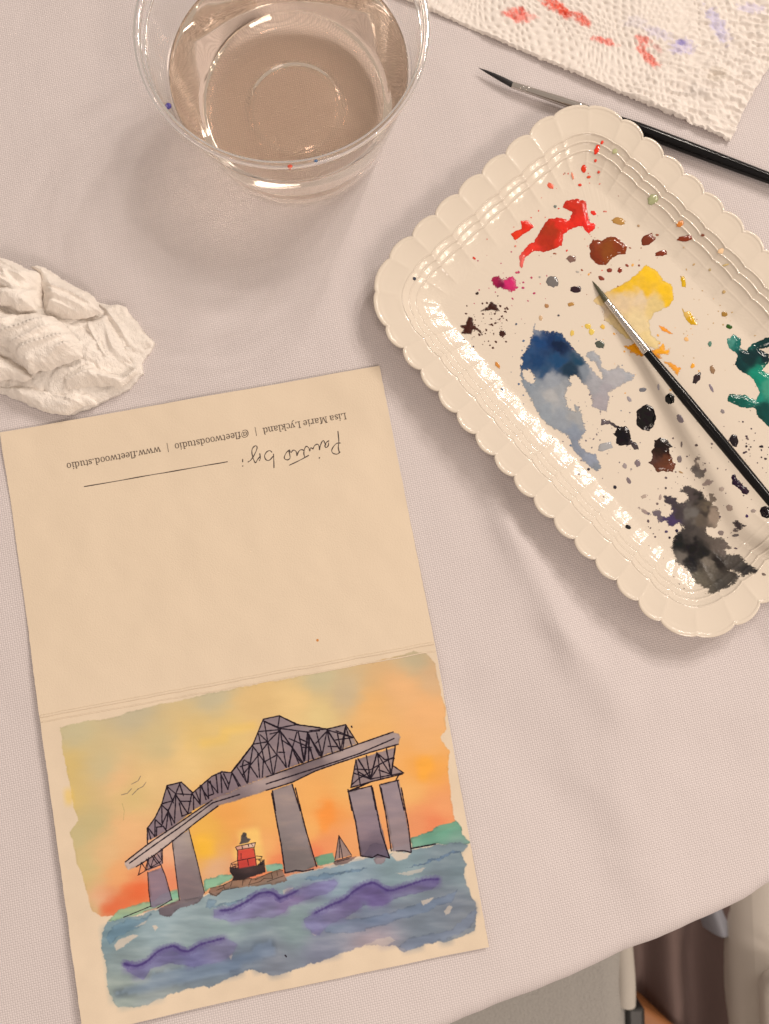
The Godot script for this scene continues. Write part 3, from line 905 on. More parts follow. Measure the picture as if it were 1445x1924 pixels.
	_wash([753,391,825,382,838,475,859,667,813,676,752,671,754,574], [81.9,43.2,0.556,0.526,0.554, 83.8,54.4,0.528,0.509,0.545, 82.0,64.9,0.439,0.442,0.462, 77.5,64.0,0.411,0.409,0.434], 0.94, 0.20, 0.35, 0.00, 0.15)
	_wash([1013,443,1097,440,1102,530,1114,686,1019,666,1018,563], [106.0,48.4,0.548,0.518,0.572, 106.6,56.1,0.509,0.476,0.554, 106.9,64.7,0.376,0.350,0.434], 0.94, 0.20, 0.35, 0.00, 0.15)
	_wash([1124,441,1192,436,1194,516,1194,680,1128,666,1129,535], [115.4,50.2,0.548,0.518,0.581, 116.8,61.7,0.540,0.509,0.554], 0.94, 0.20, 0.35, 0.00, 0.15)
	_wash([1058,679,1081,670,1101,683,1091,700,1067,699], [107.8,68.6,0.545,0.490,0.523], 0.85, 0.30, 0.40, 0.00, 0.15)
	_wash([1054,633,1072,629,1102,637,1113,683,1057,673,1020,664,1046,647], [107.5,65.6,0.356,0.326,0.409], 0.60, 0.30, 0.30, 0.00, 0.15)
	_wash([218,535,306,489,393,452,471,418,543,386,643,362,740,343,834,329,928,314,1079,290,1199,271,1221,282,1225,294,1213,317,1109,327,996,341,914,354,826,378,733,389,637,400,560,409,475,450,392,494,323,529,256,555,229,562,220,543], [34.1,50.7,0.719,0.683,0.687, 44.5,43.6,0.653,0.622,0.646, 60.4,37.4,0.558,0.529,0.585, 61.9,39.5,0.393,0.370,0.441, 73.7,36.2,0.610,0.576,0.615, 88.9,35.3,0.393,0.370,0.431, 102.6,32.3,0.610,0.576,0.615, 120.3,29.1,0.588,0.557,0.595], 0.90, 0.25, 0.30, 0.00, 0.15)
	_wash([305,478,311,437,341,408,371,366,399,308,449,306,482,349,514,329,556,306,593,294,626,306,648,287,713,226,763,145,821,146,876,187,911,200,977,220,1044,217,1071,289,943,308,816,328,741,342,643,362,543,386,476,405,405,446,338,471], [33.3,43.3,0.484,0.447,0.523, 41.9,35.8,0.444,0.412,0.485, 45.8,34.7,0.476,0.438,0.504, 55.2,34.6,0.420,0.386,0.476, 63.1,32.4,0.452,0.421,0.504, 75.2,27.3,0.492,0.464,0.533, 80.1,20.8,0.484,0.447,0.514, 86.2,29.3,0.452,0.421,0.504, 98.1,26.0,0.476,0.447,0.514, 103.6,27.0,0.557,0.516,0.542], 0.88, 0.20, 0.20, 0.00, 0.15)
	_wash([1057,342,1129,333,1201,325,1181,389,1213,415,1094,427,1024,431], [160.1,39.2,0.492,0.456,0.514, 109.3,37.2,0.492,0.456,0.514, 116.6,38.6,0.525,0.490,0.542], 0.88, 0.20, 0.25, 0.00, 0.15)
	_wash([295,543,332,528,349,514,344,563,293,576], [32.0,54.8,0.492,0.456,0.523], 0.80, 0.20, 0.20, 0.00, 0.15)
	_ink([[222,532,306,489,393,452,471,418,543,386],[235,539,328,496,422,454,544,395,640,384],[256,555,323,529,392,494,475,450,560,409],[304,486,311,437,341,408,371,366,399,308,449,306,482,349,530,321,556,306,592,298,626,307],[398,311,424,341,481,355],[444,308,424,341,360,437,341,414],[371,366,412,362],[424,344,454,415,478,351],[424,344,404,437,390,395],[398,314,411,370],[391,389,373,451],[370,371,362,429],[314,437,332,469,340,417],[313,440,317,474],[342,440,365,441,374,460],[431,374,433,420,466,414],[443,314,449,352],[435,369,472,376],[390,392,394,443],[368,368,390,395],[426,350,447,400],[342,442,338,467]], 0.42, Color(0.098,0.071,0.116), 1.00)
	_ink([[478,351,501,392,511,329],[483,358,476,405],[513,335,532,378,539,317],[516,333,523,380],[539,317,567,365,571,303],[547,321,552,365],[586,300,603,360,626,307],[597,305,608,341],[587,309,581,367],[626,307,641,356],[537,368,549,367],[493,348,500,381]], 0.42, Color(0.098,0.071,0.116), 1.00)
	_ink([[291,581,286,639,285,694],[338,565,347,603,358,687],[387,493,384,601,382,692],[449,468,457,545,470,684],[190,710,284,692],[257,584,294,571,338,565],[260,581,275,545],[275,545,288,573,302,536],[293,537,303,567,323,529],[312,529,327,560],[332,528,343,552,346,513],[318,528,336,562],[303,567,340,554],[351,514,344,561],[305,703,357,685],[282,574,302,533]], 0.27, Color(0.098,0.071,0.116), 1.00)
	_ink([[279,281,303,274,314,260],[240,310,260,309,277,296],[276,317,299,301,317,296,329,284]], 0.20, Color(0.323,0.300,0.324), 0.80)
	_ink([[238,339,242,365,235,394]], 0.15, Color(0.605,0.568,0.391), 0.70)
	_ink([[626,303,648,287,713,226,763,147,821,145,876,187,952,210],[762,152,811,187,911,219,950,221],[762,152,814,186,876,186],[821,147,808,187],[743,186,810,192],[716,225,767,226,817,192],[765,159,765,338],[738,194,743,288,759,334],[712,232,691,295,711,338],[712,232,740,286,727,341],[647,293,672,351,691,295],[671,275,664,296,670,344],[628,310,647,356],[813,194,790,273,815,324],[813,194,846,260,874,318],[815,205,815,321],[871,212,846,264,822,322],[766,229,789,276,743,291],[658,292,692,288],[660,322,723,268,766,229],[724,261,718,339],[789,280,768,339],[907,222,878,313,877,219],[910,225,934,303],[912,236,894,316],[848,271,860,319],[841,229,893,262],[814,228,849,261],[906,268,912,312],[778,201,809,200],[797,268,817,272],[744,198,764,225],[690,281,676,348],[675,272,692,288]], 0.42, Color(0.098,0.071,0.116), 1.00)
	_ink([[762,152,811,187],[813,194,846,260,874,318],[625,304,712,227]], 0.50, Color(0.098,0.071,0.116), 1.00)
	_ink([[824,148,880,187,977,220,1044,217,1075,290],[977,223,1011,301,1043,221],[977,223,944,307,907,225],[910,225,881,313,876,212],[910,229,895,315],[909,275,910,311],[939,227,944,303],[976,225,981,303],[1043,224,1052,294],[1008,232,1061,264],[977,223,1061,265,995,262],[1043,224,1018,302],[980,224,930,261],[1010,240,1012,291],[916,215,974,219],[971,279,999,285],[879,237,902,252],[878,266,913,272],[849,282,869,318],[845,267,824,324],[1028,247,1058,263]], 0.42, Color(0.098,0.071,0.116), 1.00)
	_ink([[977,223,1011,301],[910,227,940,308]], 0.55, Color(0.098,0.071,0.116), 1.00)
	_ink([[740,343,834,329,928,314,1079,290,1203,272],[737,366,923,344,1073,323,1202,295],[733,387,826,377,914,354,996,341,1109,326,1213,317],[1058,342,1024,431,1094,425,1209,419],[1201,323,1169,416,1213,416,1182,386],[1058,342,1058,427],[1066,340,1096,416,1134,331],[1096,335,1096,416],[1136,335,1131,423],[1136,338,1169,416,1169,326],[1049,372,1102,385,1141,371,1187,358],[1043,385,1096,416,1166,415],[1029,422,1058,406,1100,392],[1130,391,1166,411],[1061,385,1096,416,1132,377],[1019,441,1052,437],[754,393,754,460],[825,384,838,475],[1013,444,1014,507],[1095,441,1096,519],[1124,441,1127,528],[1187,437,1192,540],[1011,443,1096,439],[1128,440,1191,437],[1136,335,1157,360,1190,362],[1198,417,1184,433]], 0.42, Color(0.098,0.071,0.116), 1.00)
	_ink([[1067,343,1096,416],[1133,334,1096,416],[1169,326,1170,412],[1019,441,1094,425],[1201,323,1169,416]], 0.50, Color(0.098,0.071,0.116), 1.00)
	_ink([[750,400,754,574,752,670],[834,398,847,551,862,669],[752,670,791,669,813,676,849,676],[1013,437,1020,548,1017,662,1056,675],[1098,446,1100,597,1114,685],[1127,452,1127,550,1124,664],[1196,464,1197,592,1191,680],[1193,669,1277,670],[1056,675,1075,668,1114,687],[1141,668,1170,673,1190,682]], 0.42, Color(0.098,0.071,0.116), 1.00)
	_wash([568,619,599,625,659,627,688,615,684,655,637,660,611,667,571,662,575,649,568,633], [62.2,63.4,0.283,0.257,0.286, 60.6,65.4,0.098,0.084,0.097, 67.0,63.8,0.162,0.144,0.163], 0.95, 0.25, 0.20, 0.00, 0.15)
	_wash([603,567,659,568,661,599,659,627,598,628,598,597], [63.1,57.4,0.826,0.300,0.258, 62.5,61.5,0.686,0.222,0.225, 65.4,58.8,0.826,0.317,0.272], 0.95, 0.20, 0.30, 0.00, 0.15)
	_wash([598,556,667,553,663,566,601,566], [63.4,55.8,0.867,0.828,0.793, 60.9,55.8,0.766,0.482,0.438], 0.90, 0.15, 0.10, 0.00, 0.15)
	_wash([611,548,618,539,623,523,640,522,643,534,653,539,645,547,635,549], [63.3,53.4,0.251,0.248,0.286], 0.90, 0.20, 0.10, 0.00, 0.15)
	_wash([621,524,629,516,633,512,642,518,643,526], [63.3,52.0,0.195,0.196,0.229], 0.85, 0.30, 0.00, 0.00, 0.15)
	_wash([597,544,611,533,618,539,613,549,598,552], [60.7,54.2,0.484,0.460,0.462], 0.50, 0.50, 0.00, 1.00, 0.15)
	_ink([[598,556,603,554,668,553,662,567,601,566,598,556],[620,553,621,563],[642,553,643,561],[654,556,658,563],[603,567,598,597,598,627],[660,568,660,608,659,627],[598,601,659,601],[570,620,575,606,600,600],[568,619,568,633,576,646],[570,620,595,617],[664,597,683,603,679,609,662,608],[688,615,684,655],[669,612,688,615],[666,628,686,627],[674,610,674,629],[632,603,633,622],[613,580,611,596],[577,609,597,612],[579,612,579,626],[587,613,586,625]], 0.22, Color(0.098,0.071,0.116), 1.00)
	_wash([484,686,491,673,537,672,571,662,636,667,690,663,735,655,746,661,746,675,756,694,708,699,636,693,588,689,532,688,508,702,487,698], [51.6,68.2,0.517,0.421,0.381, 61.4,67.7,0.545,0.447,0.381, 71.3,67.4,0.452,0.386,0.334, 73.4,69.2,0.565,0.473,0.447], 0.93, 0.40, 0.40, 0.00, 0.15)
	_ink([[491,673,537,672,571,662,636,667],[484,686,508,702,532,688,588,688],[537,672,540,684],[606,668,601,684],[635,669,623,686,662,683,678,675],[647,674,690,663,735,655,746,661],[678,675,707,680,705,663],[686,688,713,683,748,678],[568,666,561,679],[725,660,725,674],[511,684,536,679]], 0.20, Color(0.203,0.161,0.154), 0.85)
	_wash([927,659,955,582,987,655], [95.5,63.4,0.545,0.490,0.495], 0.90, 0.15, 0.20, 0.00, 0.15)
	_wash([920,668,931,661,982,660,1006,663,987,671,963,678,928,677], [95.7,66.8,0.424,0.360,0.362, 100.0,66.5,0.545,0.473,0.485], 0.90, 0.25, 0.30, 0.00, 0.15)
	_ink([[955,582,928,659],[955,582,955,660],[955,582,987,655],[954,600,944,654],[925,664,986,658],[934,667,977,664]], 0.22, Color(0.098,0.071,0.116), 1.00)
	_ink([[1063,226,1064,230]], 0.50, Color(0.098,0.071,0.116), 1.00)
	_ink([[708,934,711,938]], 0.50, Color(0.098,0.071,0.116), 1.00)

# ------------------------------------------------------------------ the scalloped tray
func _profile(d: float) -> float:
	var k := [0.0, 10.3, 1.9, 9.92, 8.3, 9.1, 9.6, 8.5, 11.9, 7.1, 14.3, 5.65, 15.8, 4.85, 17.0, 4.33, 18.2, 3.86, 19.4, 3.45, 20.6, 3.05, 21.6, 2.75, 22.6, 2.55, 23.6, 2.5, 99.0, 2.5]
	for i in range(0, k.size() - 2, 2):
		if d <= k[i + 2]:
			return lerpf(k[i + 1], k[i + 3], maxf(d - k[i], 0.0) / (k[i + 2] - k[i]))
	return 2.5

func _tray() -> void:
	var tray := _thing("serving_tray", "cream scalloped ceramic tray used as a paint palette", "tray", Vector3(0.09142, TABLE + 0.0008, -0.08878), -0.83670)
	var oc := PackedVector2Array()
	var ic := PackedVector2Array()
	for side in 2:
		var s := 1.0 if side == 0 else -1.0
		for i in 15:
			var u := -69.0 + 138.0 * i / 14.0
			oc.append(Vector2(u, -(57.5 + 3.0 * (1.0 - pow(u / 69.0, 2.0)))) * s)
			ic.append(Vector2(u * (1.0 - 0.125 * pow(absf(u) / 69.0, 3.0)), -(39.6 + 1.2 * (1.0 - pow(u / 69.0, 2.0)))) * s)
		oc.append(Vector2(80.8, -51.9) * s)
		ic.append(Vector2(65.3, -37.6) * s)
		for j in 8:
			var w := -40.0 + 80.0 * j / 7.0
			oc.append(Vector2(86.6 + 1.2 * (1.0 - pow(w / 40.0, 2.0)), w) * s)
			ic.append(Vector2(67.0 + 0.8 * (1.0 - pow(w / 40.0, 2.0)), w * (1.0 - 0.19 * pow(absf(w) / 40.0, 3.0))) * s)
		oc.append(Vector2(80.8, 51.9) * s)
		ic.append(Vector2(65.3, 37.6) * s)
	for i in oc.size():
		oc[i] *= 1.02
		ic[i] *= 1.015
	var nl := oc.size()
	var ns := 22
	# rows: underside from the foot out, round the rim, then down the inside
	var rows := []      # [d, height, kind]
	for q in [[30.0, 0.9], [21.0, 0.9], [20.0, 0.0], [18.4, 0.0], [17.6, 0.9], [14.0, 2.9], [9.0, 5.6], [3.0, 7.6], [1.0, 9.1], [0.3, 9.4], [-0.1, 9.6], [-0.22, 9.85], [-0.16, 10.05], [0.05, 10.2], [0.45, 10.3], [0.85, 10.24], [1.05, 10.1], [1.2, 9.98]]:
		rows.append([q[0], q[1]])
	var under := 11
	var rim_end := rows.size()
	var d := 1.7
	while d < 24.0:
		rows.append([d, -1.0])
		d += 0.16 if (d > 7.9 and d < 14.6) else 0.25 if d > 7.6 else 0.45
	var wall_end := rows.size()
	var wide := nl * ns + 1
	var v := PackedVector3Array()
	tray_grid.resize(TGX * TGY)
	tray_grid.fill(-1.0)
	for r in rows.size():
		var dd: float = rows[r][0]
		var amt := lerpf(2.1, 0.85, smoothstep(0.0, 8.0, dd))
		amt = lerpf(amt, 0.25, smoothstep(10.0, 20.5, dd))
		var h0: float = rows[r][1]
		if h0 < 0.0:
			h0 = (_profile(dd - 0.5) + _profile(dd) + _profile(dd + 0.5) + _profile(dd - 0.25) + _profile(dd + 0.25)) / 5.0
			for b in [[8.9, 0.34], [11.3, 0.34], [13.7, 0.34], [16.9, 0.08]]:
				h0 += b[1] * exp(-pow((dd - b[0]) / 0.21, 2.0))
		for c in wide:
			var l := (c / ns) % nl
			var t := float(c % ns) / ns
			var n2 := (l + 1) % nl
			var B := oc[l].lerp(oc[n2], t)
			var I := ic[l].lerp(ic[n2], t)
			var ch := (oc[n2] - oc[l]).normalized()
			var nrm := Vector2(ch.y, -ch.x)
			var bul := pow(sin(PI * t), 0.62)
			var p := B.lerp(I, dd / 20.0) + nrm * amt * bul
			var h := h0
			if r >= rim_end - 2 and r < wall_end:
				for b in [8.9, 11.3, 13.7]:
					h += 0.10 * _n1.get_noise_2d(p.x * 0.9, p.y * 0.9) * exp(-pow((dd - b) / 0.3, 2.0))
				h -= 0.22 * (bul - 0.35) * smoothstep(1.2, 3.0, dd) * (1.0 - smoothstep(6.5, 8.6, dd))
				h -= 0.30 * (bul - 0.5) * smoothstep(13.0, 16.0, dd) * (1.0 - smoothstep(19.0, 22.5, dd))
				h += 0.018 * smoothstep(13.0, 16.0, dd) * _n2.get_noise_2d(p.x * 0.9, p.y * 0.9) + 0.006 * smoothstep(13.0, 16.0, dd) * _n3.get_noise_2d(p.x * 1.9, p.y * 1.9)
				h += (0.010 + 0.022 * smoothstep(13.0, 17.0, dd)) * _n1.get_noise_2d(p.x * 0.45, p.y * 0.45) * smoothstep(1.5, 4.0, dd)
			v.append(Vector3(p.x, h, -p.y) * MM)
			if r >= rim_end:
				_note_height(p, h)
	# floor rings
	var floor_first := v.size() - wide
	var rings := 16
	for k in range(1, rings + 1):
		var s := 1.0 - float(k) / rings
		for c in wide:
			var p0 := v[floor_first + c] / MM
			var fp := Vector3(p0.x * s, 2.5, p0.z * s)
			fp.y = lerpf(p0.y, 2.5 + 0.02 * _n2.get_noise_2d(fp.x * 0.08, fp.z * 0.08), minf(k / 2.0, 1.0))
			v.append(fp * MM)
	var total := rows.size() + rings
	var all := _grid_idx(total, wide, true)
	var n := _normals(v, all)
	for r in total:
		var a := r * wide
		var m2 := (n[a] + n[a + wide - 1]).normalized()
		n[a] = m2
		n[a + wide - 1] = m2
	var bands := [["underside", 0, under], ["scalloped_rim", under, rim_end + 14], ["stepped_wall", rim_end + 14, wall_end], ["tray_floor", wall_end - 1, total]]
	for b in bands:
		var f: int = b[1]
		var l2: int = b[2] + (1 if b[2] < total and b[0] != "stepped_wall" else 0)
		var vv := v.slice(f * wide, l2 * wide)
		_put(tray, b[0], _mesh(vv, _grid_idx(l2 - f, wide, true), PackedVector2Array(), PackedColorArray(), n.slice(f * wide, l2 * wide)), M.ceramic)
	for pass_ in 3:
		_fill_heights()
	_splashes(tray)

func _note_height(p: Vector2, h: float) -> void:
	var x := int(p.x / TGS + TGX / 2.0)
	var y := int(p.y / TGS + TGY / 2.0)
	if x >= 0 and y >= 0 and x < TGX and y < TGY:
		tray_grid[y * TGX + x] = maxf(tray_grid[y * TGX + x], h)

func _fill_heights() -> void:
	var g := tray_grid.duplicate()
	for y in range(1, TGY - 1):
		for x in range(1, TGX - 1):
			if g[y * TGX + x] < 0.0:
				var best := -1.0
				for o in [-1, 1, -TGX, TGX]:
					best = maxf(best, g[y * TGX + x + o])
				tray_grid[y * TGX + x] = best

func _tray_y(p: Vector2) -> float:
	var x := p.x / TGS + TGX / 2.0 - 0.5
	var y := p.y / TGS + TGY / 2.0 - 0.5
	var ix := clampi(int(x), 0, TGX - 2)
	var iy := clampi(int(y), 0, TGY - 2)
	var k := iy * TGX + ix
	var a := lerpf(maxf(tray_grid[k], 2.5), maxf(tray_grid[k + 1], 2.5), x - ix)
	var b := lerpf(maxf(tray_grid[k + TGX], 2.5), maxf(tray_grid[k + TGX + 1], 2.5), x - ix)
	return lerpf(a, b, y - iy)

func _splash(tray: Node3D, called: String, label: String, flat: Array, holes: Array, stops: Array, th: float, rag: float) -> void:
	var poly := _pts(flat)
	var hp := []
	for h in holes:
		hp.append(_pts(h))
	var bx := _box_of(poly, rag + 0.4)
	var sd := poly[0].x * 3.1
	var field := func(p: Vector2) -> float:
		var f := _inside(p, poly)
		if f < -rag * 1.3:
			return f
		for h in hp:
			f = minf(f, -_inside(p, h))
		return f + rag * 0.75 * _n1.get_noise_2d(p.x * 0.5 + sd, p.y * 0.5) + rag * (0.75 if th <= 0.2 else 0.35) * _n2.get_noise_2d(p.x * 1.5 + sd, p.y * 1.5)
	var surface := func(p: Vector2, f: float) -> Vector3:
		var dome := smoothstep(0.0, 1.6, f)
		return Vector3(p.x, _tray_y(p) + 0.03 + th * dome * (1.0 + 0.10 * _n3.get_noise_2d(p.x * 0.2, p.y * 0.2)) , -p.y)
	var paint := func(p: Vector2, f: float) -> Color:
		var q := p + Vector2(_n1.get_noise_2d(p.x * 0.16, p.y * 0.16), _n2.get_noise_2d(p.x * 0.16, p.y * 0.16)) * 2.2
		var c := _blend(q, stops)
		var k := 1.0 - 0.22 * (1.0 - smoothstep(0.0, 0.55, f)) + 0.10 * _n3.get_noise_2d(p.x * 0.3, p.y * 0.35) + 0.07 * _n1.get_noise_2d(p.x * 2.2, p.y * 2.2)
		if th <= 0.2:   # thin washes let the glaze show through at their edge
			c = Color(0.70, 0.63, 0.54).lerp(c, 0.5 + 0.5 * smoothstep(0.0, 0.28, f))
		return Color(c.r * k, c.g * k, c.b * k)
	_put(tray, called, _field_mesh(bx[0], bx[1], 0.25, field, surface, paint), M.paint_wet if th > 0.2 else M.paint_dry, label)

func _drop(v: PackedVector3Array, idx: PackedInt32Array, col: PackedColorArray, nrm: PackedVector3Array, p: Vector2, rx: float, ry: float, ang: float, c: Color, th: float, sd: float) -> void:
	var first := v.size()
	var seg := 18
	var ex := Vector2(cos(ang), sin(ang))
	var ey := Vector2(-sin(ang), cos(ang))
	for ring in 4:
		var s: float = [1.0, 0.88, 0.55, 0.0][ring]
		var hh: float = [0.0, 0.6, 0.92, 1.0][ring]
		for i in seg:
			var a := TAU * i / seg
			var k := 1.0 + 0.38 * _n1.get_noise_2d(cos(a) * 0.9 + sd, sin(a) * 1.2 + sd * 0.7) + 0.05 * _n2.get_noise_2d(cos(a) * 5.0 + sd, sin(a) * 5.0)
			var q := p + (ex * cos(a) * rx + ey * sin(a) * ry) * s * k
			v.append(Vector3(q.x, _tray_y(q) + 0.02 + th * hh, -q.y) * MM)
			var t := 0.82 if ring == 0 else 1.0
			col.append(Color(c.r * t, c.g * t, c.b * t))
			var o := (ex * cos(a) + ey * sin(a)) * (1.0 - hh) * 0.8
			nrm.append(Vector3(o.x, 1.0, -o.y).normalized())
	for ring in 3:
		for i in seg:
			var a2 := first + ring * seg + i
			var b2 := first + ring * seg + (i + 1) % seg
			idx.append_array([a2, b2 + seg, b2, a2, a2 + seg, b2 + seg])

func _splashes(tray: Node3D) -> void:
	_splash(tray, "paint_puddle", "glossy red and rust paint puddle with a thin pink tail", [-591,-26,-602,27,-596,57,-615,110,-625,155,-601,190,-569,209,-586,240,-604,233,-620,226,-635,250,-613,287,-582,308,-547,282,-513,263,-491,271,-482,256,-483,228,-522,229,-535,206,-541,183,-543,157,-515,123,-539,60,-569,31,-574,-7,-549,-51,-565,-46], [], [-59.1,26.6,0.548,0.029,0.013, -55.6,19.1,0.723,0.025,0.013, -58.2,12.9,0.374,0.033,0.010, -55.8,9.2,0.400,0.027,0.010, -50.1,25.2,0.801,0.027,0.020, -59.3,18.2,0.649,0.025,0.013, -58.4,3.1,0.723,0.040,0.026, -56.5,-3.7,0.761,0.145,0.126, -52.3,13.0,0.649,0.027,0.013], 0.45, 0.55)
	_splash(tray, "paint_puddle_001", "small wet red streak left of the large red puddle", [-675,10,-671,35,-663,56,-687,71,-673,94,-638,97,-639,69,-644,45,-647,6], [], [-66.1,1.8,0.723,0.040,0.015, -66.1,8.2,0.700,0.027,0.013], 0.40, 0.30)
	_splash(tray, "paint_puddle_002", "rust brown wet paint puddle right of the red", [-448,200,-455,224,-430,245,-426,269,-406,295,-352,300,-333,276,-352,249,-356,219,-350,191,-375,169,-412,169], [], [-39.5,23.4,0.230,0.061,0.010, -38.0,28.8,0.218,0.040,0.011, -39.7,18.0,0.207,0.033,0.010, -44.6,21.5,0.218,0.040,0.015], 0.50, 0.45)
	_splash(tray, "paint_puddle_003", "magenta pink dried paint spot", [-598,-156,-588,-132,-562,-129,-555,-96,-532,-96,-504,-116,-509,-139,-537,-152,-559,-170,-582,-171], [], [-58.1,-15.0,0.324,0.012,0.071, -55.4,-15.2,0.166,0.005,0.050, -53.9,-12.2,0.581,0.025,0.161, -51.3,-11.9,0.548,0.027,0.143], 0.15, 0.80)
	_splash(tray, "paint_puddle_004", "small black brown dried chip of paint near the left rim", [-533,-275,-531,-255,-530,-239,-537,-222,-522,-216,-509,-215,-484,-220,-505,-238], [], [-52.0,-24.3,0.041,0.012,0.008], 0.12, 0.50)
	_splash(tray, "paint_puddle_005", "black brown splat with a curled tail near the left rim", [-544,-368,-533,-350,-549,-320,-534,-311,-510,-331,-487,-324,-459,-328,-462,-334,-491,-333,-498,-342,-490,-359,-503,-372,-519,-385,-524,-368], [], [-51.7,-34.6,0.051,0.015,0.010, -46.5,-33.1,0.065,0.027,0.018], 0.12, 0.40)
	_splash(tray, "paint_puddle_006", "bright yellow wash thinning to pale cream under the brush", [-271,137,-254,200,-251,253,-253,301,-211,317,-167,308,-134,320,-86,285,-82,253,-99,196,-88,158,-47,129,-7,136,8,109,-39,82,-100,52,-154,48,-205,41,-235,70,-284,60,-288,86], [], [-25.8,17.0,0.700,0.445,0.020, -24.4,22.4,0.746,0.476,0.011, -21.8,29.0,0.793,0.509,0.006, -13.8,29.1,0.777,0.496,0.005, -9.7,26.7,0.746,0.476,0.011, -19.0,23.9,0.723,0.457,0.015, -16.7,19.5,0.663,0.539,0.366, -21.1,14.7,0.651,0.521,0.340, -11.1,22.0,0.659,0.521,0.227, -11.3,13.1,0.695,0.578,0.334, -3.8,11.4,0.707,0.578,0.294, -17.7,5.9,0.663,0.532,0.294, -23.0,7.6,0.640,0.521,0.372, -28.4,7.2,0.687,0.521,0.253, -11.4,5.4,0.679,0.539,0.253], 0.06, 0.50)
	_splash(tray, "paint_puddle_007", "ragged orange paint stroke under the brush handle", [-81,27,-64,61,-13,68,2,109,5,140,27,130,35,145,47,122,24,99,57,95,80,112,116,122,127,94,85,96,34,89,-15,47,-48,29], [], [-5.2,4.9,0.777,0.332,0.011, 1.8,12.7,0.825,0.386,0.020, 9.6,10.8,0.777,0.332,0.033, 0.4,7.4,0.548,0.197,0.008], 0.10, 0.90)
	_splash(tray, "paint_drop", "yellow elongated drop right of the yellow wash", [-130,362,-134,377,-112,370,-90,350,-103,342], [], [-11.4,35.8,0.649,0.415,0.015], 0.30, 0.30)
	_splash(tray, "paint_drop_001", "long golden drop with a faint trail", [-52,286,-27,282,-18,298,11,292,40,281,22,265,-4,264], [], [-3.7,28.3,0.700,0.476,0.126, 0.6,28.0,0.649,0.386,0.008], 0.35, 0.30)
	_splash(tray, "paint_drop_002", "thin orange dash of paint", [-59,174,-37,186,4,192,-4,183,-32,170], [], [-2.8,18.1,0.825,0.307,0.020], 0.12, 0.30)
	_splash(tray, "paint_puddle_008", "deep blue pool fading into a long grey blue wash", [-345,-189,-361,-171,-363,-158,-345,-176,-335,-163,-305,-139,-292,-119,-267,-110,-230,-116,-205,-116,-159,-115,-122,-117,-75,-123,-49,-119,-51,-112,-105,-94,-136,-104,-150,-104,-158,-84,-140,-68,-118,-69,-101,-71,-83,-89,-54,-79,-48,-63,-46,-40,-25,-38,4,-29,19,-18,29,-34,18,-69,10,-107,2,-138,22,-151,49,-190,27,-207,2,-217,-29,-194,-59,-177,-92,-185,-119,-179,-131,-187,-129,-208,-106,-216,-109,-240,-92,-263,-54,-286,-25,-275,-47,-260,-32,-255,-6,-261,22,-281,49,-293,56,-313,64,-347,107,-349,136,-331,192,-350,183,-370,151,-378,118,-379,69,-377,19,-355,-4,-366,-49,-381,-92,-385,-139,-373,-190,-358,-227,-349,-256,-331,-282,-309,-291,-289,-307,-286,-313,-256,-321,-228,-336,-201], [[-266,-312,-252,-293,-210,-301,-200,-315,-222,-328,-252,-326]], [-28.1,-16.2,0.005,0.029,0.109, -25.1,-15.1,0.002,0.012,0.051, -30.3,-19.4,0.008,0.050,0.171, -25.6,-12.0,0.007,0.041,0.133, -25.3,-24.7,0.009,0.046,0.143, -20.5,-19.5,0.010,0.058,0.160, -29.8,-26.9,0.020,0.067,0.180, -21.2,-25.3,0.020,0.067,0.160, -17.2,-25.9,0.283,0.324,0.385, -14.9,-18.3,0.009,0.033,0.070, -15.5,-13.8,0.010,0.053,0.114, -11.1,-14.1,0.202,0.246,0.306, -5.1,-14.6,0.335,0.350,0.394, 0.8,-18.9,0.349,0.333,0.374, -1.2,-13.2,0.341,0.339,0.386, -1.4,-8.4,0.392,0.400,0.440, 1.0,-3.5,0.356,0.381,0.430, -13.4,-8.0,0.351,0.380,0.429, -8.7,-9.9,0.356,0.381,0.430, -20.2,-32.8,0.242,0.290,0.352, -11.9,-30.8,0.387,0.407,0.433, -15.1,-34.3,0.273,0.315,0.369, -9.7,-36.2,0.275,0.323,0.384, -3.2,-32.6,0.274,0.316,0.376, -10.9,-25.4,0.307,0.338,0.380, -1.1,-28.8,0.318,0.338,0.363, 1.8,-34.2,0.232,0.282,0.367, 6.1,-34.4,0.221,0.263,0.343, 14.1,-36.2,0.256,0.300,0.395, 18.3,-35.7,0.217,0.254,0.311, -35.6,-17.3,0.300,0.347,0.413], 0.10, 0.85)
	_splash(tray, "paint_puddle_009", "round wet black paint pool", [123,-111,122,-91,127,-64,153,-56,182,-68,201,-96,206,-127,187,-141,158,-144], [], [16.2,-9.7,0.005,0.004,0.006], 0.60, 0.40)
	_splash(tray, "paint_drop_003", "small wet black drop beside the brush handle", [151,5,153,29,176,33,190,13,181,-5,166,-6], [], [16.8,1.4,0.007,0.005,0.007], 0.45, 0.40)
	_splash(tray, "paint_puddle_010", "black splat with two thin arms", [125,-230,121,-207,90,-216,73,-239,56,-225,81,-208,123,-196,135,-175,159,-179,179,-192,192,-199,206,-190,228,-202,213,-212,197,-209,176,-241,155,-246,145,-230], [], [15.4,-21.3,0.003,0.002,0.004, 7.0,-22.3,0.122,0.102,0.120, 21.2,-20.1,0.048,0.037,0.047, 9.8,-21.1,0.065,0.054,0.062], 0.35, 0.50)
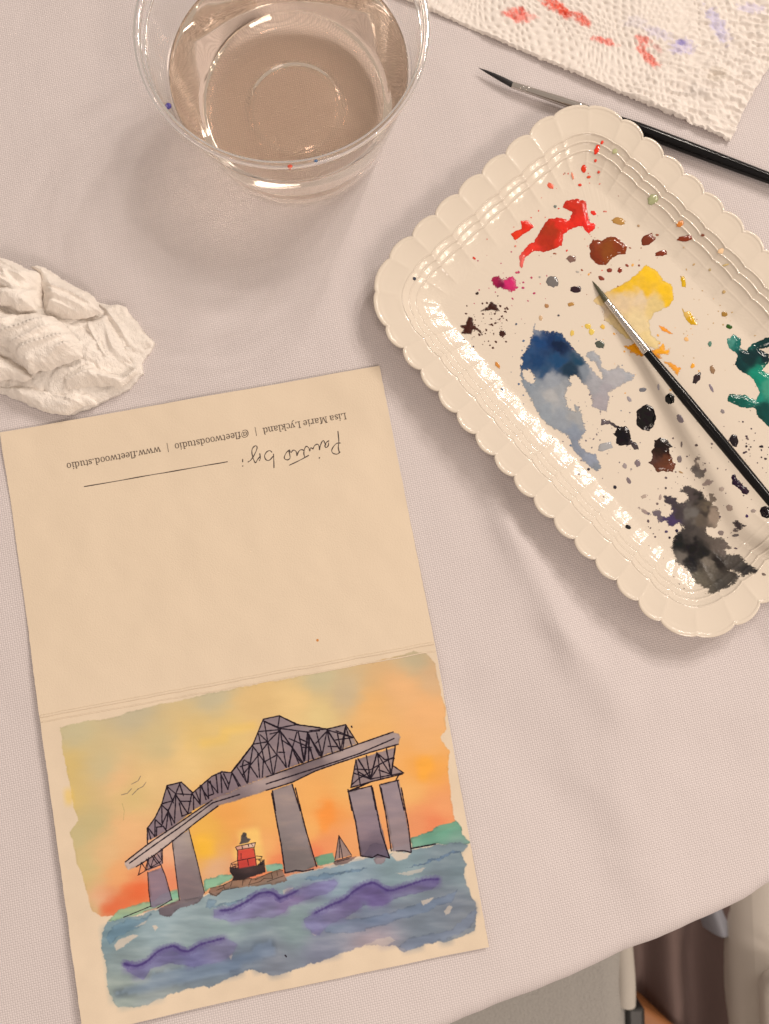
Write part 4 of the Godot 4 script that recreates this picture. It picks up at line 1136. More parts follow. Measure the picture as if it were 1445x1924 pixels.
	_splash(tray, "paint_puddle_011", "dark brown wet puddle with a ragged lower edge", [242,-136,251,-112,272,-100,303,-104,300,-121,323,-131,340,-140,360,-140,369,-168,352,-184,331,-210,303,-202,283,-214,287,-186,266,-173,263,-156], [], [26.8,-12.2,0.011,0.005,0.005, 28.5,-15.2,0.023,0.009,0.006, 29.2,-11.3,0.014,0.006,0.006, 32.5,-16.4,0.104,0.035,0.016, 35.4,-15.4,0.150,0.048,0.026, 32.0,-19.8,0.114,0.040,0.023, 28.7,-20.6,0.085,0.040,0.033], 0.45, 0.60)
	_splash(tray, "paint_puddle_012", "large charcoal black wash running over the tray step", [381,-349,392,-343,431,-330,420,-314,445,-299,458,-306,474,-294,470,-268,450,-259,426,-269,411,-249,434,-232,448,-223,462,-234,477,-212,473,-191,454,-189,437,-201,433,-175,444,-157,472,-150,486,-138,511,-150,531,-143,512,-125,527,-114,547,-122,548,-146,570,-139,607,-159,616,-197,595,-220,604,-235,631,-228,664,-198,683,-206,703,-209,695,-229,712,-235,736,-208,772,-216,813,-214,793,-264,769,-267,748,-277,785,-270,789,-311,776,-360,750,-399,746,-381,705,-391,669,-378,639,-376,611,-388,588,-372,563,-364,543,-332,539,-301,541,-280,518,-281,510,-312,480,-311,467,-332,450,-326,431,-336,412,-351], [], [60.9,-30.7,0.010,0.009,0.011, 57.3,-32.9,0.011,0.012,0.013, 65.6,-29.7,0.012,0.012,0.013, 57.7,-26.5,0.069,0.061,0.058, 56.0,-27.1,0.048,0.043,0.043, 53.9,-15.5,0.124,0.102,0.076, 46.7,-17.4,0.069,0.057,0.058, 50.3,-15.9,0.023,0.020,0.020, 55.5,-21.6,0.104,0.087,0.071, 48.7,-25.0,0.051,0.043,0.050, 52.5,-21.9,0.130,0.124,0.120, 43.6,-24.5,0.048,0.040,0.054, 48.8,-29.6,0.058,0.040,0.114, 43.6,-31.8,0.147,0.124,0.154, 40.0,-34.5,0.324,0.260,0.255, 58.7,-16.2,0.301,0.246,0.201, 55.2,-18.9,0.045,0.037,0.033, 70.6,-33.0,0.114,0.102,0.086, 71.9,-37.6,0.130,0.118,0.096, 76.2,-34.6,0.069,0.065,0.060, 69.1,-37.1,0.122,0.112,0.091, 69.2,-30.5,0.166,0.148,0.126, 70.5,-28.4,0.023,0.020,0.020, 78.6,-23.0,0.037,0.035,0.036, 73.1,-23.1,0.081,0.073,0.067, 66.7,-22.4,0.114,0.096,0.086, 69.2,-22.1,0.136,0.112,0.102, 64.3,-34.1,0.011,0.011,0.013, 65.2,-36.7,0.017,0.016,0.018, 61.1,-37.1,0.136,0.124,0.114, 53.3,-13.1,0.200,0.168,0.140], 0.06, 0.90)
	_splash(tray, "paint_drop_004", "long purple black wet drop", [519,-18,523,-8,546,-13,574,-13,604,-10,606,-28,592,-36,566,-34,544,-40], [], [54.9,-2.2,0.021,0.010,0.028, 59.5,-2.3,0.031,0.016,0.033], 0.40, 0.50)
	_splash(tray, "paint_drop_005", "round wet black drop beside the brush handle near the right edge", [681,-40,673,-26,679,-10,695,0,712,-9,720,-28,712,-42,696,-48], [], [69.6,-2.4,0.005,0.003,0.007], 0.70, 0.20)
	_splash(tray, "paint_drop_006", "dark oval drop half under the brush handle", [417,71,415,91,429,97,449,88,460,66,445,58,429,63], [], [43.6,7.6,0.012,0.008,0.013], 0.50, 0.30)
	_splash(tray, "paint_drop_007", "grey feathered smear", [403,-114,403,-89,390,-82,390,-64,401,-52,401,-76,428,-86,447,-75,457,-101,445,-119,423,-119], [], [43.4,-10.7,0.160,0.145,0.133, 39.9,-7.3,0.258,0.217,0.192, 41.1,-10.2,0.122,0.107,0.102], 0.06, 0.80)
	_splash(tray, "paint_drop_008", "pale grey flake of paint", [473,-124,475,-108,469,-96,491,-84,495,-100,485,-118], [], [48.2,-10.3,0.324,0.264,0.246], 0.06, 0.60)
	_splash(tray, "paint_drop_009", "dark star shaped smear", [642,-138,653,-117,671,-121,684,-104,681,-134,666,-167,662,-140], [], [66.4,-13.1,0.051,0.040,0.043, 66.7,-16.2,0.122,0.096,0.096], 0.08, 0.90)
	_splash(tray, "paint_puddle_013", "glossy dark green paint smear at the right edge", [145,324,156,335,152,356,186,362,207,336,229,348,223,379,250,446,266,482,295,458,258,387,295,396,315,381,319,337,350,346,391,367,529,229,483,207,430,204,403,220,370,185,315,161,304,186,342,225,383,239,372,273,321,290,256,276,235,280,219,313,180,306], [], [16.2,32.4,0.065,0.283,0.246, 18.7,33.9,0.006,0.135,0.120, 25.2,33.7,0.002,0.025,0.031, 28.4,38.4,0.002,0.016,0.025, 26.5,42.5,0.002,0.033,0.036, 24.3,28.9,0.003,0.037,0.043, 33.1,31.4,0.006,0.246,0.169, 38.2,30.9,0.051,0.307,0.218, 33.6,19.7,0.003,0.096,0.076, 43.5,23.3,0.003,0.057,0.054, 46.1,27.4,0.003,0.078,0.071, 36.7,25.6,0.010,0.260,0.201], 0.40, 0.60)
	var drops := [
		[-44.3,34.3,2.46,1.39,0.65,0.439,0.246,0.067,0.25],
		[-31.9,37.4,2.93,1.85,1.34,0.172,0.032,0.013,0.25],
		[-24.7,37.4,2.31,1.16,1.05,0.193,0.035,0.014,0.25],
		[-27.8,48.4,1.23,1.00,1.20,0.601,0.217,0.041,0.25],
		[-22.6,46.5,2.46,1.00,0.75,0.207,0.035,0.011,0.25],
		[-45.5,11.2,1.69,1.39,0.84,0.207,0.124,0.102,0.25],
		[-43.7,-0.1,2.16,2.23,0.84,0.172,0.161,0.161,0.25],
		[-35.8,4.4,2.08,1.23,0.93,0.031,0.015,0.020,0.25],
		[-32.7,14.3,1.23,0.77,0.38,0.230,0.048,0.031,0.25],
		[-32.8,18.7,0.92,0.85,0.84,0.218,0.037,0.023,0.25],
		[-30.3,21.5,0.85,1.08,0.84,0.218,0.033,0.018,0.25],
		[-14.7,-3.5,1.93,1.31,0.47,0.081,0.096,0.081,0.25],
		[-32.9,-0.9,1.23,0.77,1.11,0.439,0.246,0.076,0.25],
		[-38.5,-8.0,0.92,0.77,0.29,0.400,0.217,0.096,0.25],
		[-36.6,-12.7,0.69,1.08,0.66,0.581,0.415,0.255,0.25],
		[-24.7,-8.1,0.69,1.23,0.66,0.700,0.509,0.120,0.25],
		[-22.6,-2.0,1.08,1.08,0.84,0.715,0.522,0.102,0.25],
		[-20.3,-2.6,1.08,1.31,0.84,0.715,0.550,0.126,0.25],
		[-18.9,1.9,0.92,0.92,0.84,0.731,0.476,0.096,0.25],
		[7.6,38.4,1.08,1.00,0.84,0.334,0.190,0.041,0.25],
		[12.2,36.4,1.23,0.85,0.38,0.031,0.091,0.014,0.25],
		[12.1,26.5,0.69,1.00,0.66,0.097,0.217,0.169,0.25],
		[19.6,20.4,0.92,1.62,1.01,0.288,0.182,0.102,0.25],
		[18.1,13.9,1.08,2.46,0.33,0.028,0.016,0.023,0.25],
		[24.2,15.3,0.46,1.69,1.27,0.237,0.205,0.255,0.25],
		[13.8,16.1,0.69,1.08,0.29,0.801,0.386,0.050,0.25],
		[5.0,21.4,0.85,0.85,0.84,0.777,0.476,0.201,0.25],
		[7.9,-3.7,1.31,0.69,1.01,0.172,0.179,0.209,0.25],
		[-41.8,-27.2,1.16,1.16,0.84,0.045,0.015,0.011,0.25],
		[-59.1,-23.7,0.69,0.46,1.37,0.045,0.029,0.031,0.25],
		[-34.2,-36.7,0.69,1.39,1.46,0.601,0.260,0.060,0.25],
		[24.9,-0.9,0.77,1.69,1.36,0.200,0.175,0.201,0.25],
		[7.2,-9.8,0.62,1.23,1.45,0.324,0.307,0.340,0.25],
		[33.2,12.2,0.62,0.92,1.53,0.258,0.229,0.246,0.25],
		[11.1,1.2,0.39,1.23,0.84,0.374,0.358,0.400,0.25],
		[-19.0,50.7,0.62,0.46,0.84,0.182,0.048,0.020,0.25],
		[-26.8,28.1,0.39,0.39,0.84,0.237,0.057,0.033,0.25],
		[-29.8,24.8,0.69,0.46,0.19,0.258,0.048,0.026,0.25],
		[-10.2,51.1,1.00,0.92,0.84,0.777,0.543,0.323,0.25],
		[-5.4,49.5,1.08,0.31,0.98,0.548,0.415,0.180,0.25],
		[1.5,43.5,0.62,0.62,0.84,0.486,0.332,0.143,0.25],
		[-8.0,45.2,0.46,0.46,0.84,0.400,0.307,0.161,0.25],
		[-40.9,-21.0,0.39,0.39,0.84,0.085,0.115,0.180,0.25],
		[-32.9,-7.2,0.39,0.39,0.84,0.075,0.078,0.096,0.25],
		[-45.2,-38.5,0.31,0.31,0.84,0.085,0.078,0.111,0.25],
		[-40.3,9.5,0.62,0.39,0.47,0.439,0.415,0.382,0.25],
		[-48.2,-2.3,0.39,0.39,0.84,0.374,0.358,0.323,0.25],
		[-50.1,-4.7,0.39,0.39,0.84,0.486,0.057,0.126,0.25],
		[-49.3,-9.7,0.54,0.46,0.84,0.486,0.057,0.161,0.25],
		[-50.8,-8.2,0.39,0.31,0.84,0.486,0.057,0.161,0.25],
		[-55.2,-7.4,0.62,0.39,0.84,0.548,0.078,0.143,0.25],
		[-63.0,-0.8,0.39,0.39,0.84,0.723,0.238,0.180,0.25],
		[-50.8,8.3,0.31,0.31,0.84,0.428,0.197,0.126,0.25],
		[-69.1,45.5,0.88,1.47,0.56,0.746,0.043,0.018,0.25],
		[-69.5,48.1,0.49,0.68,0.46,0.731,0.048,0.023,0.25],
		[-67.8,38.4,0.98,1.37,0.98,0.649,0.043,0.013,0.25],
		[-64.2,38.0,0.78,0.49,1.02,0.649,0.082,0.033,0.25],
		[-66.8,43.2,0.49,0.49,0.84,0.686,0.061,0.031,0.25],
		[-63.0,41.5,0.49,0.49,0.84,0.649,0.061,0.033,0.25],
		[-64.3,33.5,0.68,0.59,0.65,0.649,0.048,0.020,0.25],
		[-71.1,24.4,1.37,0.88,0.47,0.777,0.145,0.083,0.25],
		[-68.5,33.4,0.49,1.27,1.11,0.801,0.307,0.201,0.25],
		[-52.9,29.7,1.17,0.88,0.28,0.731,0.033,0.020,0.25],
		[-63.9,49.3,0.88,0.88,0.84,0.417,0.433,0.236,0.25],
		[-41.4,47.7,1.76,1.86,0.84,0.364,0.386,0.218,0.25],
		[-64.3,20.8,0.59,0.59,0.84,0.172,0.205,0.192,0.25],
		[-77.3,-38.7,0.59,0.59,0.84,0.051,0.061,0.091,0.25],
		[-50.7,33.0,0.29,0.29,0.84,0.548,0.057,0.033,0.25],
		[-38.0,38.6,0.49,0.49,0.84,0.428,0.283,0.161,0.25],
		[40.4,-42.9,1.11,0.79,0.48,0.014,0.013,0.016,0.25],
		[27.1,-36.1,0.59,0.59,0.84,0.023,0.022,0.033,0.25],
		[59.9,-10.8,1.18,1.18,0.84,0.334,0.264,0.227,0.25],
		[66.4,-5.3,0.87,0.59,0.84,0.324,0.273,0.255,0.25],
		[66.2,-8.3,0.51,0.63,0.84,0.051,0.025,0.102,0.25],
		[53.2,-30.6,0.59,0.63,0.84,0.023,0.016,0.047,0.25],
		[53.2,-34.2,0.43,0.43,0.84,0.037,0.027,0.040,0.25],
		[50.9,-33.6,0.63,0.47,0.84,0.085,0.061,0.140,0.25],
		[51.8,13.5,0.79,0.47,0.84,0.025,0.016,0.025,0.25],
		[48.1,9.5,0.43,0.43,0.84,0.031,0.020,0.031,0.25],
		[49.3,10.5,0.36,0.24,0.84,0.031,0.020,0.031,0.25],
		[56.1,11.5,0.39,0.36,0.84,0.048,0.032,0.043,0.25],
		[54.6,10.7,0.28,0.28,0.84,0.048,0.032,0.043,0.25],
		[35.7,-3.6,0.51,0.47,0.84,0.109,0.082,0.076,0.25],
		[35.3,-11.7,0.87,1.18,0.84,0.193,0.161,0.169,0.25],
		[31.9,-7.4,0.36,1.11,0.75,0.166,0.135,0.133,0.25],
		[21.3,-20.4,0.95,1.11,0.84,0.065,0.054,0.062,0.25],
		[26.2,-24.0,1.03,1.34,0.84,0.200,0.168,0.192,0.25],
		[28.6,-30.8,0.71,1.26,1.10,0.193,0.161,0.184,0.25],
		[23.8,-28.1,0.87,0.95,0.84,0.324,0.283,0.296,0.25],
		[68.3,-16.4,1.18,0.51,0.98,0.124,0.107,0.108,0.25],
		[64.3,-19.4,1.03,0.95,0.84,0.230,0.190,0.184,0.25],
		[53.2,-8.2,0.95,0.87,0.84,0.462,0.386,0.340,0.25],
		[40.6,-26.6,0.47,0.99,0.66,0.374,0.307,0.285,0.25],
		[36.5,-30.6,1.34,0.55,1.18,0.439,0.364,0.317,0.25],
		[83.2,-20.9,0.71,0.43,0.48,0.166,0.135,0.120,0.25],
		[39.0,-14.7,0.79,0.28,0.39,0.400,0.260,0.126,0.25],
		[8.0,-3.7,1.27,0.82,1.10,0.172,0.175,0.201,0.25],
		[24.8,-1.2,0.91,1.72,1.36,0.207,0.175,0.192,0.25],
		[14.0,-28.4,2.72,1.54,1.10,0.364,0.375,0.400,0.25],
		[16.0,-38.6,0.54,0.54,0.84,0.045,0.048,0.076,0.25],
		[27.0,-36.0,0.59,0.59,0.84,0.034,0.035,0.050,0.25],
		[21.7,4.3,1.13,0.82,0.84,0.048,0.037,0.050,0.25],
		[39.5,-22.7,0.41,0.41,0.84,0.109,0.091,0.096,0.25],
	]
	var bits := [PackedVector3Array(), PackedInt32Array(), PackedColorArray(), PackedVector3Array()]
	for k in drops.size():
		var d = drops[k]
		var big: bool = maxf(d[2], d[3]) > 1.05
		if big:
			var v := PackedVector3Array()
			var i := PackedInt32Array()
			var c := PackedColorArray()
			var n := PackedVector3Array()
			_drop(v, i, c, n, Vector2(d[0], d[1]), d[2], d[3], d[4], Color(d[5], d[6], d[7]), d[8], k * 2.3)
			_put(tray, "paint_drop", _mesh(v, i, PackedVector2Array(), c, n), M.paint_wet)
		else:
			_drop(bits[0], bits[1], bits[2], bits[3], Vector2(d[0], d[1]), d[2], d[3], d[4], Color(d[5], d[6], d[7]), d[8], k * 2.3)
	# fine spatter round the pools
	var rng := RandomNumberGenerator.new()
	rng.seed = 8
	for s in [[-56.4,19.8,14.0,0,0,45,0.649,0.057,0.033],[-36.5,22.8,14.0,0,0,40,0.279,0.078,0.033],[-47.8,-28.2,4.5,0,0,90,0.085,0.033,0.026],[7.0,-26.2,9.0,0,0,70,0.200,0.179,0.201],[43.9,-8.4,10.0,0,0,60,0.166,0.129,0.126],[51.4,9.8,6.0,0,0,30,0.048,0.029,0.050],[-5.0,12.6,12.0,0,0,40,0.723,0.386,0.096],[3.1,35.7,14.0,0,0,40,0.486,0.332,0.161],[-54.7,-12.6,8.0,0,0,25,0.428,0.040,0.126],[53.0,-28.6,12.0,0,0,50,0.109,0.082,0.096],[-16.1,-26.9,11.0,0,0,30,0.109,0.161,0.270]]:
		for k in int(s[5]):
			var q: Vector2 = Vector2(s[0], s[1]) + Vector2(rng.randfn(), rng.randfn()) * s[2]
			if absf(q.x) > 74.0 or absf(q.y) > 46.0:
				continue
			var r := 0.12 + 0.32 * pow(rng.randf(), 2.5)
			_drop(bits[0], bits[1], bits[2], bits[3], q, r * rng.randf_range(0.8, 1.7), r, rng.randf() * PI, Color(s[6], s[7], s[8]), 0.06, k * 1.7 + s[0])
	var sp := _put(tray, "paint_spatter", _mesh(bits[0], bits[1], PackedVector2Array(), bits[2], bits[3]), M.paint_dry)
	sp.set_meta("kind", "stuff")

# ------------------------------------------------------------------ the water cup
func _cup() -> void:
	var at := Vector3(-0.0328, TABLE + 0.0006, -0.1846)
	var cup := _thing("plastic_cup", "clear plastic cup of murky paint water at the top", "cup", at)
	var wall := [Vector2(31.0, 0.0), Vector2(32.6, 0.3), Vector2(33.6, 1.2), Vector2(34.1, 3.0)]
	for k in 24:
		var t := k / 23.0
		wall.append(Vector2(34.3 + 10.1 * t + 0.5 * sin(PI * t), 4.0 + 45.0 * t))
	wall.append_array([Vector2(44.9, 49.4), Vector2(45.1, 50.0), Vector2(45.1, 53.6)])
	_put(cup, "wall", _lathe(wall, 120), M.plastic)
	var rim := []
	for k in 17:
		var a := PI * 1.25 - TAU * k / 16.0
		rim.append(Vector2(46.1 + 1.25 * cos(a), 54.2 + 0.9 * sin(a)))
	_put(cup, "rim", _lathe(rim, 160), M.plastic_rim)
	var rim2 := []
	for k in 13:
		var a := PI * 1.25 - TAU * k / 12.0
		rim2.append(Vector2(44.6 + 0.4 * cos(a), 49.6 + 0.4 * sin(a)))
	_put(cup, "stacking_ring", _lathe(rim2, 140), M.plastic_rim)
	_put(cup, "base", _lathe([Vector2(0.01, 2.2), Vector2(13.4, 2.15), Vector2(15.2, 1.95), Vector2(16.4, 1.5), Vector2(17.4, 0.8), Vector2(18.5, 0.3), Vector2(20.0, 0.08), Vector2(31.0, 0.0)], 96, true), M.plastic)
	for d in [[0.62, 46.6, 53.9, Color(0.75, 0.10, 0.05), 0.85], [0.80, 45.9, 54.0, Color(0.05, 0.14, 0.32), 0.7], [2.72, 42.9, 40.0, Color(0.06, 0.04, 0.28), 1.1], [5.9, 46.9, 54.6, Color(0.7, 0.1, 0.1), 0.4]]:
		var a2: float = PI / 2.0 - (d[0] - 0.55)
		if d[0] > 2.0:
			a2 = d[0]
		var sm := SphereMesh.new()
		sm.radius = d[4] * MM
		sm.height = d[4] * 1.5 * MM
		sm.radial_segments = 16
		sm.rings = 8
		var o := _put(cup, "paint_drop", sm, _mat(d[3], 0.15))
		o.position = Vector3(d[1] * cos(a2), d[2], d[1] * sin(a2)) * MM
	var water := []
	for q in [[0.01, 2.8], [13.4, 2.75], [15.2, 2.55], [16.4, 2.1], [17.4, 1.4], [18.5, 0.9], [20.0, 0.68], [30.2, 0.66], [31.8, 1.1], [32.8, 2.0], [33.5, 3.2], [33.9, 4.4]]:
		water.append(Vector2(q[0], q[1]))
	for k in range(1, 16):
		var t := k / 23.0
		water.append(Vector2(34.05 + 10.1 * t + 0.5 * sin(PI * t), 4.0 + 45.0 * t))
	var top: float = water[water.size() - 1].y
	var tr: float = water[water.size() - 1].x
	for q in [[0.25, 0.15], [0.8, -0.2], [1.8, -0.42], [3.5, -0.5], [20.0, -0.5], [tr - 0.01, -0.5]]:
		water.append(Vector2(tr - q[0], top + q[1]))
	var w := _put(self, "paint_water", _lathe(water, 120), M.water)
	w.position = at
	w.set_meta("label", "murky beige rinse water inside the clear plastic cup")
	w.set_meta("category", "water")

# ------------------------------------------------------------------ brushes
func _brush(called: String, label: String, tip: Vector3, f0: Vector3, f1: Vector3, far_: Vector3, sizes: Array, hair: Material) -> void:
	var ax := (far_ - f1).normalized()
	var b := _thing(called, label, "paintbrush", Vector3(0, TABLE, 0), 0.0, "paintbrushes")
	b.position += Vector3(f1.x, 0, f1.z) * MM
	var o := Vector3(f1.x, 0, f1.z)
	var hp := PackedVector3Array()
	var hr := PackedFloat32Array()
	var bend := (f0 - tip)
	for k in 15:
		var t := k / 14.0
		hp.append((tip + bend * t - o + Vector3(0, 0.5 * sin(PI * t) * sizes[5], 0)) * MM)
		hr.append(maxf(sizes[0] * pow(t, 0.75) * (1.0 - 0.12 * t) + 0.12 * sin(PI * t), 0.06) * MM)
	_put(b, "bristles", _tube(hp, hr, 18), hair)
	var fp := PackedVector3Array()
	var fr := PackedFloat32Array()
	var L := f0.distance_to(f1)
	for k in 61:
		var t := k / 60.0
		fp.append((f0.lerp(f1, t) - o) * MM)
		var r: float = lerpf(sizes[1], sizes[2], smoothstep(0.0, 0.9, t))
		for g in [0.13, 0.20, 0.90, 0.95]:
			r += 0.14 * exp(-pow((t - g) * L / 0.35, 2.0))
		fr.append(r * MM)
	_put(b, "ferrule", _tube(fp, fr, 28), M.steel)
	var dp := PackedVector3Array()
	var dr := PackedFloat32Array()
	var H := f1.distance_to(far_)
	for k in 50:
		var t := k / 49.0
		dp.append((f1 + ax * (H * t) - o) * MM)
		var r2: float = lerpf(sizes[2] * 0.93, sizes[3], smoothstep(0.0, 0.22, t))
		r2 = lerpf(r2, sizes[4], smoothstep(0.3, 1.0, t))
		if k == 49:
			r2 = 0.1
		dr.append(r2 * MM)
	_put(b, "handle", _tube(dp, dr, 24), M.handle)

func _brushes() -> void:
	_brush("paintbrush", "black tipped paintbrush lying on the cloth, passing under the tray corner", Vector3(36.1, 2.0, -206.9), Vector3(48.7, 2.6, -199.6), Vector3(76.5, 3.0, -189.4), Vector3(176.0, 3.0, -149.0), [1.2, 1.2, 1.6, 2.3, 1.7, 0.4], _mat(Color(0.012, 0.012, 0.014), 0.55))
	_brush("paintbrush_001", "wet olive tipped paintbrush resting across the painted tray", Vector3(76.8, 3.3, -121.6), Vector3(81.6, 4.6, -113.3), Vector3(95.1, 6.4, -93.5), Vector3(158.0, 20.5, -1.5), [1.1, 1.15, 1.6, 1.9, 1.3, 0.2], _mat(Color(0.085, 0.085, 0.05), 0.35))

# ------------------------------------------------------------------ paper towel with embossed dots
func _paper_towel() -> void:
	var na := 375
	var nb := 212
	var g := 0.4
	var v := PackedVector3Array()
	var col := PackedColorArray()
	var cen := [Vector2(55.3,26.7),Vector2(106.7,19.2)]
	var stains := [[94.6,12.0,5.42,2.97,2.98,0.858,0.145,0.111,0.90],[93.1,14.4,2.27,1.40,-2.49,0.723,0.057,0.033,0.90],[82.6,22.2,7.43,2.45,-3.06,0.825,0.096,0.050,0.95],[77.3,20.7,3.50,1.75,3.08,0.715,0.078,0.041,0.90],[71.0,21.5,4.55,2.10,-2.87,0.809,0.115,0.071,0.92],[59.8,16.9,5.42,1.57,3.04,0.858,0.179,0.143,0.90],[46.5,23.0,3.50,2.10,3.08,0.809,0.179,0.143,0.85],[41.8,18.0,7.00,1.92,-2.69,0.825,0.161,0.120,0.90],[40.2,22.6,2.62,1.40,-2.65,0.649,0.283,0.270,0.60],[33.2,28.4,2.27,1.57,3.08,0.069,0.037,0.323,1.00],[32.0,27.1,5.25,3.50,2.70,0.548,0.509,0.910,0.55],[24.7,41.2,2.80,9.62,2.24,0.474,0.476,0.920,0.50],[42.6,28.2,6.12,2.27,3.08,0.614,0.592,0.910,0.40],[52.1,28.8,5.25,2.62,2.70,0.649,0.637,0.830,0.30],[18.5,53.2,5.25,2.62,2.70,0.548,0.522,0.920,0.40],[90.5,13.3,4.37,1.57,2.70,0.892,0.332,0.296,0.60],[15.6,22.1,5.25,3.50,2.70,0.649,0.578,0.480,0.45],[19.7,12.4,5.25,3.50,2.70,0.649,0.614,0.593,0.40]]
	for j in nb:
		for i in na:
			var a := i * g
			var b := j * g
			var wr := smoothstep(62.0, 20.0, a + 0.25 * b)      # the right end is more crumpled
			var y := 2.2 + 1.5 * _n1.get_noise_2d(a * 0.02, b * 0.02 + 7.0)
			var rd := 1.0 - absf(_n2.get_noise_2d(a * 0.045 - b * 0.03, b * 0.16 + a * 0.05))
			y += (0.12 + 1.3 * wr) * (pow(rd, 3.0) - 0.4)
			y += 0.03 * _n3.get_noise_2d(a * 0.7, b * 0.7)
			# rings of dots
			var best := 9.0
			var wq := Vector2(a, b) + Vector2(_n1.get_noise_2d(a * 0.02 + 5.0, b * 0.02), _n2.get_noise_2d(a * 0.02, b * 0.02 + 5.0)) * 7.0
			for c in cen:
				var r := wq.distance_to(c)
				if r > 26.0:
					continue
				y += 0.22 * cos(TAU * r / 2.9) * (1.0 - smoothstep(20.0, 26.0, r)) * smoothstep(2.0, 5.0, r)
				var ring := roundf(r / 2.9)
				if ring < 1.0:
					continue
				var num := roundf(TAU * ring * 2.9 / 3.0)
				var an := (wq - (c as Vector2)).angle()
				var near := roundf(an / TAU * num) / num * TAU
				var q: Vector2 = c + Vector2.from_angle(near) * ring * 2.9
				best = minf(best, q.distance_to(wq))
			if best > 8.0:
				var row := roundf(wq.y / 2.9)
				var qx := (roundf(wq.x / 3.1 - 0.5 * fmod(row, 2.0)) + 0.5 * fmod(row, 2.0)) * 3.1
				best = Vector2(qx, row * 2.9).distance_to(wq)
			y -= 1.0 * exp(-pow(best / 0.66, 2.0)) * (1.0 - 0.35 * wr)
			var x := a
			var z := b
			if j == 0:
				z += 0.35 * _n1.get_noise_1d(a * 0.5) + 0.5 * maxf(_n2.get_noise_1d(a * 1.6), 0.0) * -1.0
			if i == 0:
				x += 0.4 * _n1.get_noise_1d(b * 0.2 + 30.0)
			x -= 0.0035 * maxf(b - 12.0, 0.0) * maxf(b - 12.0, 0.0) * (1.0 - smoothstep(0.0, 60.0, a))
			if i == 0 or j == 0:
				y = maxf(y - 0.9, 0.5)
			v.append(Vector3(-x, maxf(y, 0.45), -z) * MM)
			var c0 := Color(0.83, 0.775, 0.73)
			var tex := 1.0 + 0.03 * _n3.get_noise_2d(a * 1.1, b * 1.1)
			for s in stains:
				var dv := Vector2(a - s[0], b - s[1]).rotated(-s[4])
				var e := Vector2(dv.x / s[2], dv.y / s[3]).length() + 0.55 * _n1.get_noise_2d(a * 0.33 + s[0], b * 0.33)
				var k: float = (1.0 - smoothstep(0.55, 1.15, e)) * s[8] * clampf(0.85 + 0.5 * _n2.get_noise_2d(a * 0.8, b * 0.8), 0.3, 1.0)
				c0 = c0.lerp(Color(s[5], s[6], s[7]), k)
			col.append(Color(c0.r * tex, c0.g * tex, c0.b * tex))
	var o := _put(self, "paper_towel", _mesh(v, _grid_idx(nb, na), PackedVector2Array(), col), M.towel)
	o.position = Vector3(0.1312, TABLE + 0.0002, -0.1773)
	o.rotation.y = atan2(-0.429, 0.903)
	o.set_meta("label", "flat embossed white paper towel with red and violet paint blots")
	o.set_meta("category", "paper towel")

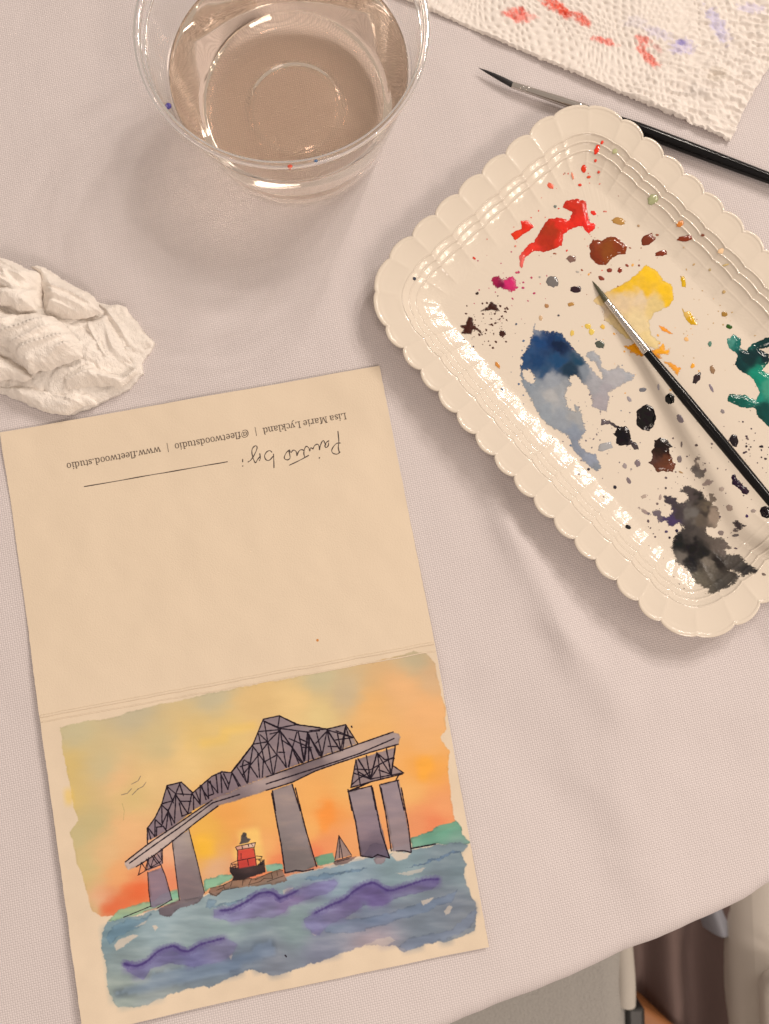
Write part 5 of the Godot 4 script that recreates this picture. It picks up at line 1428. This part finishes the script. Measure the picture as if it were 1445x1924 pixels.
# ------------------------------------------------------------------ crumpled tissue
func _tissue() -> void:
	var o := _thing("crumpled_tissue", "crumpled white paper tissue at the left edge above the card", "tissue", Vector3(-0.118, TABLE, -0.1))
	var outline := _pts([-454,-174,-394,-264,-299,-304,-234,-295,-162,-270,-74,-236,-14,-225,25,-191,119,-141,228,-107,267,-63,334,21,288,92,292,130,234,196,124,250,25,288,-55,275,-207,212,-343,158,-440,48])
	var bx := _box_of(outline, 1.0)
	var field := func(p: Vector2) -> float:
		return _inside(p, outline) + 0.6 * _n1.get_noise_2d(p.x * 0.2, p.y * 0.2) + 0.25 * _n2.get_noise_2d(p.x * 0.9, p.y * 0.9)
	var surface := func(p: Vector2, f: float) -> Vector3:
		var y := 1.6 + 7.5 * smoothstep(0.0, 24.0, f) + 1.2 * smoothstep(0.0, 2.0, f) + _crumple(p, 2.6) * smoothstep(-0.5, 4.0, f) + _emboss(p)
		return Vector3(p.x, maxf(y, 0.9 - 0.6 * (1.0 - smoothstep(0.0, 1.0, f))), p.y)
	var paint := func(p: Vector2, f: float) -> Color:
		var k := 1.0 + 0.03 * _n1.get_noise_2d(p.x, p.y)
		return Color(0.90 * k, 0.845 * k, 0.79 * k)
	_put(o, "sheet", _field_mesh(bx[0], bx[1], 0.5, field, surface, paint, 0.1), M.tissue)
	var sd := 0.0
	for fl in [[[-391,-202,-342,-287,-234,-292,-156,-258,-68,-225,-59,-96,-66,-63,-124,-57,-213,-101,-330,-90],8.5,8.0,9.0,0.60],[[-151,-272,-14,-225,25,-191,125,-135,165,-74,48,-46,-55,-68,-65,-157,-73,-225],7.5,6.0,9.0,0.50],[[119,-135,228,-107,265,-60,326,21,266,59,190,15,149,-63],3.6,3.0,7.0,0.90],[[48,-51,165,-74,243,15,257,98,129,103,84,48],4.5,4.5,10.0,1.20],[[-220,-90,-124,-54,-66,-65,-7,-60,49,-13,106,59,105,98,44,125,-82,158,-162,59,-260,15],11.0,7.0,8.0,-0.35],[[-389,15,-214,84,-165,98,-116,120,-79,171,-209,177,-327,158],8.0,5.5,8.0,0.30],[[14,158,86,109,134,103,232,150,287,114,291,136,233,193,111,193,21,207],5.4,4.5,6.0,-0.30],[[-343,158,-209,177,-81,188,21,207,111,196,129,245,25,286,-61,271,-207,204],3.0,3.6,6.0,0.20],[[-194,-146,-118,-152,-69,-135,-63,-68,-125,-60,-213,-107],14.0,5.0,6.0,-0.50]]:
		sd += 17.0
		var poly := _pts(fl[0])
		var lev: float = fl[1]
		var dome: float = fl[2]
		var wide: float = fl[3]
		var along := Vector2.from_angle(fl[4])
		var s := sd
		var b2 := _box_of(poly, 2.0)
		var fold_field := func(p: Vector2) -> float:
			return _inside(p, poly) + 1.5 * _n3.get_noise_2d(p.x * 0.07 + s, p.y * 0.07) + 0.35 * _n2.get_noise_2d(p.x * 0.4, p.y * 0.4 + s)
		var fold_surface := func(p: Vector2, f: float) -> Vector3:
			var q := Vector2(p.dot(along), p.dot(along.orthogonal()))
			var pleat := 1.0 - absf(_n1.get_noise_2d(q.x * 0.014 + s, q.y * 0.10))
			var y := lev + dome * (1.0 - pow(1.0 - clampf(f / wide, 0.0, 1.0), 2.4)) + 2.9 * (pow(pleat, 6.0) - 0.4) * smoothstep(-1.0, 6.0, f)
			y += 0.5 * _crumple(p + Vector2(s, 0.0), 1.7) + _emboss(p.rotated(fl[4] * 0.6)) - 0.5 * (1.0 - smoothstep(0.0, 0.8, f))
			return Vector3(p.x, y, p.y)
		_put(o, "fold", _field_mesh(b2[0], b2[1], 0.5, fold_field, fold_surface, paint), M.tissue)

# the small pressed cells of household paper
func _emboss(p: Vector2) -> float:
	var q := p + Vector2(_n2.get_noise_2d(p.x * 0.05, p.y * 0.05), _n3.get_noise_2d(p.x * 0.05, p.y * 0.05)) * 3.0
	var row := roundf(q.y / 1.7)
	var x := (roundf(q.x / 1.9 - 0.5 * fmod(absf(row), 2.0)) + 0.5 * fmod(absf(row), 2.0)) * 1.9
	return -0.22 * exp(-pow(q.distance_to(Vector2(x, row * 1.7)) / 0.5, 2.0))

# creases of handled paper: flat facets that meet in sharp valleys and ridges
func _crumple(p: Vector2, size: float) -> float:
	var w := p + Vector2(_n1.get_noise_2d(p.x * 0.05, p.y * 0.05), _n2.get_noise_2d(p.x * 0.05, p.y * 0.05)) * 6.0
	var a := 1.0 - 2.0 * absf(_n2.get_noise_2d(w.x * 0.04, w.y * 0.05))
	var b := 1.0 - 2.0 * absf(_n3.get_noise_2d(w.x * 0.09 + 9.0, w.y * 0.08))
	var c := clampf(_cell.get_noise_2d(w.x * 0.05, w.y * 0.07) + 1.0, 0.0, 1.0)
	return size * (0.42 * a + 0.20 * b - 0.35 * exp(-c * 16.0) + 0.05 * _n1.get_noise_2d(p.x * 0.55, p.y * 0.55) + 0.16 * pow(1.0 - absf(_n1.get_noise_2d(w.x * 0.14, w.y * 0.17)), 6.0))
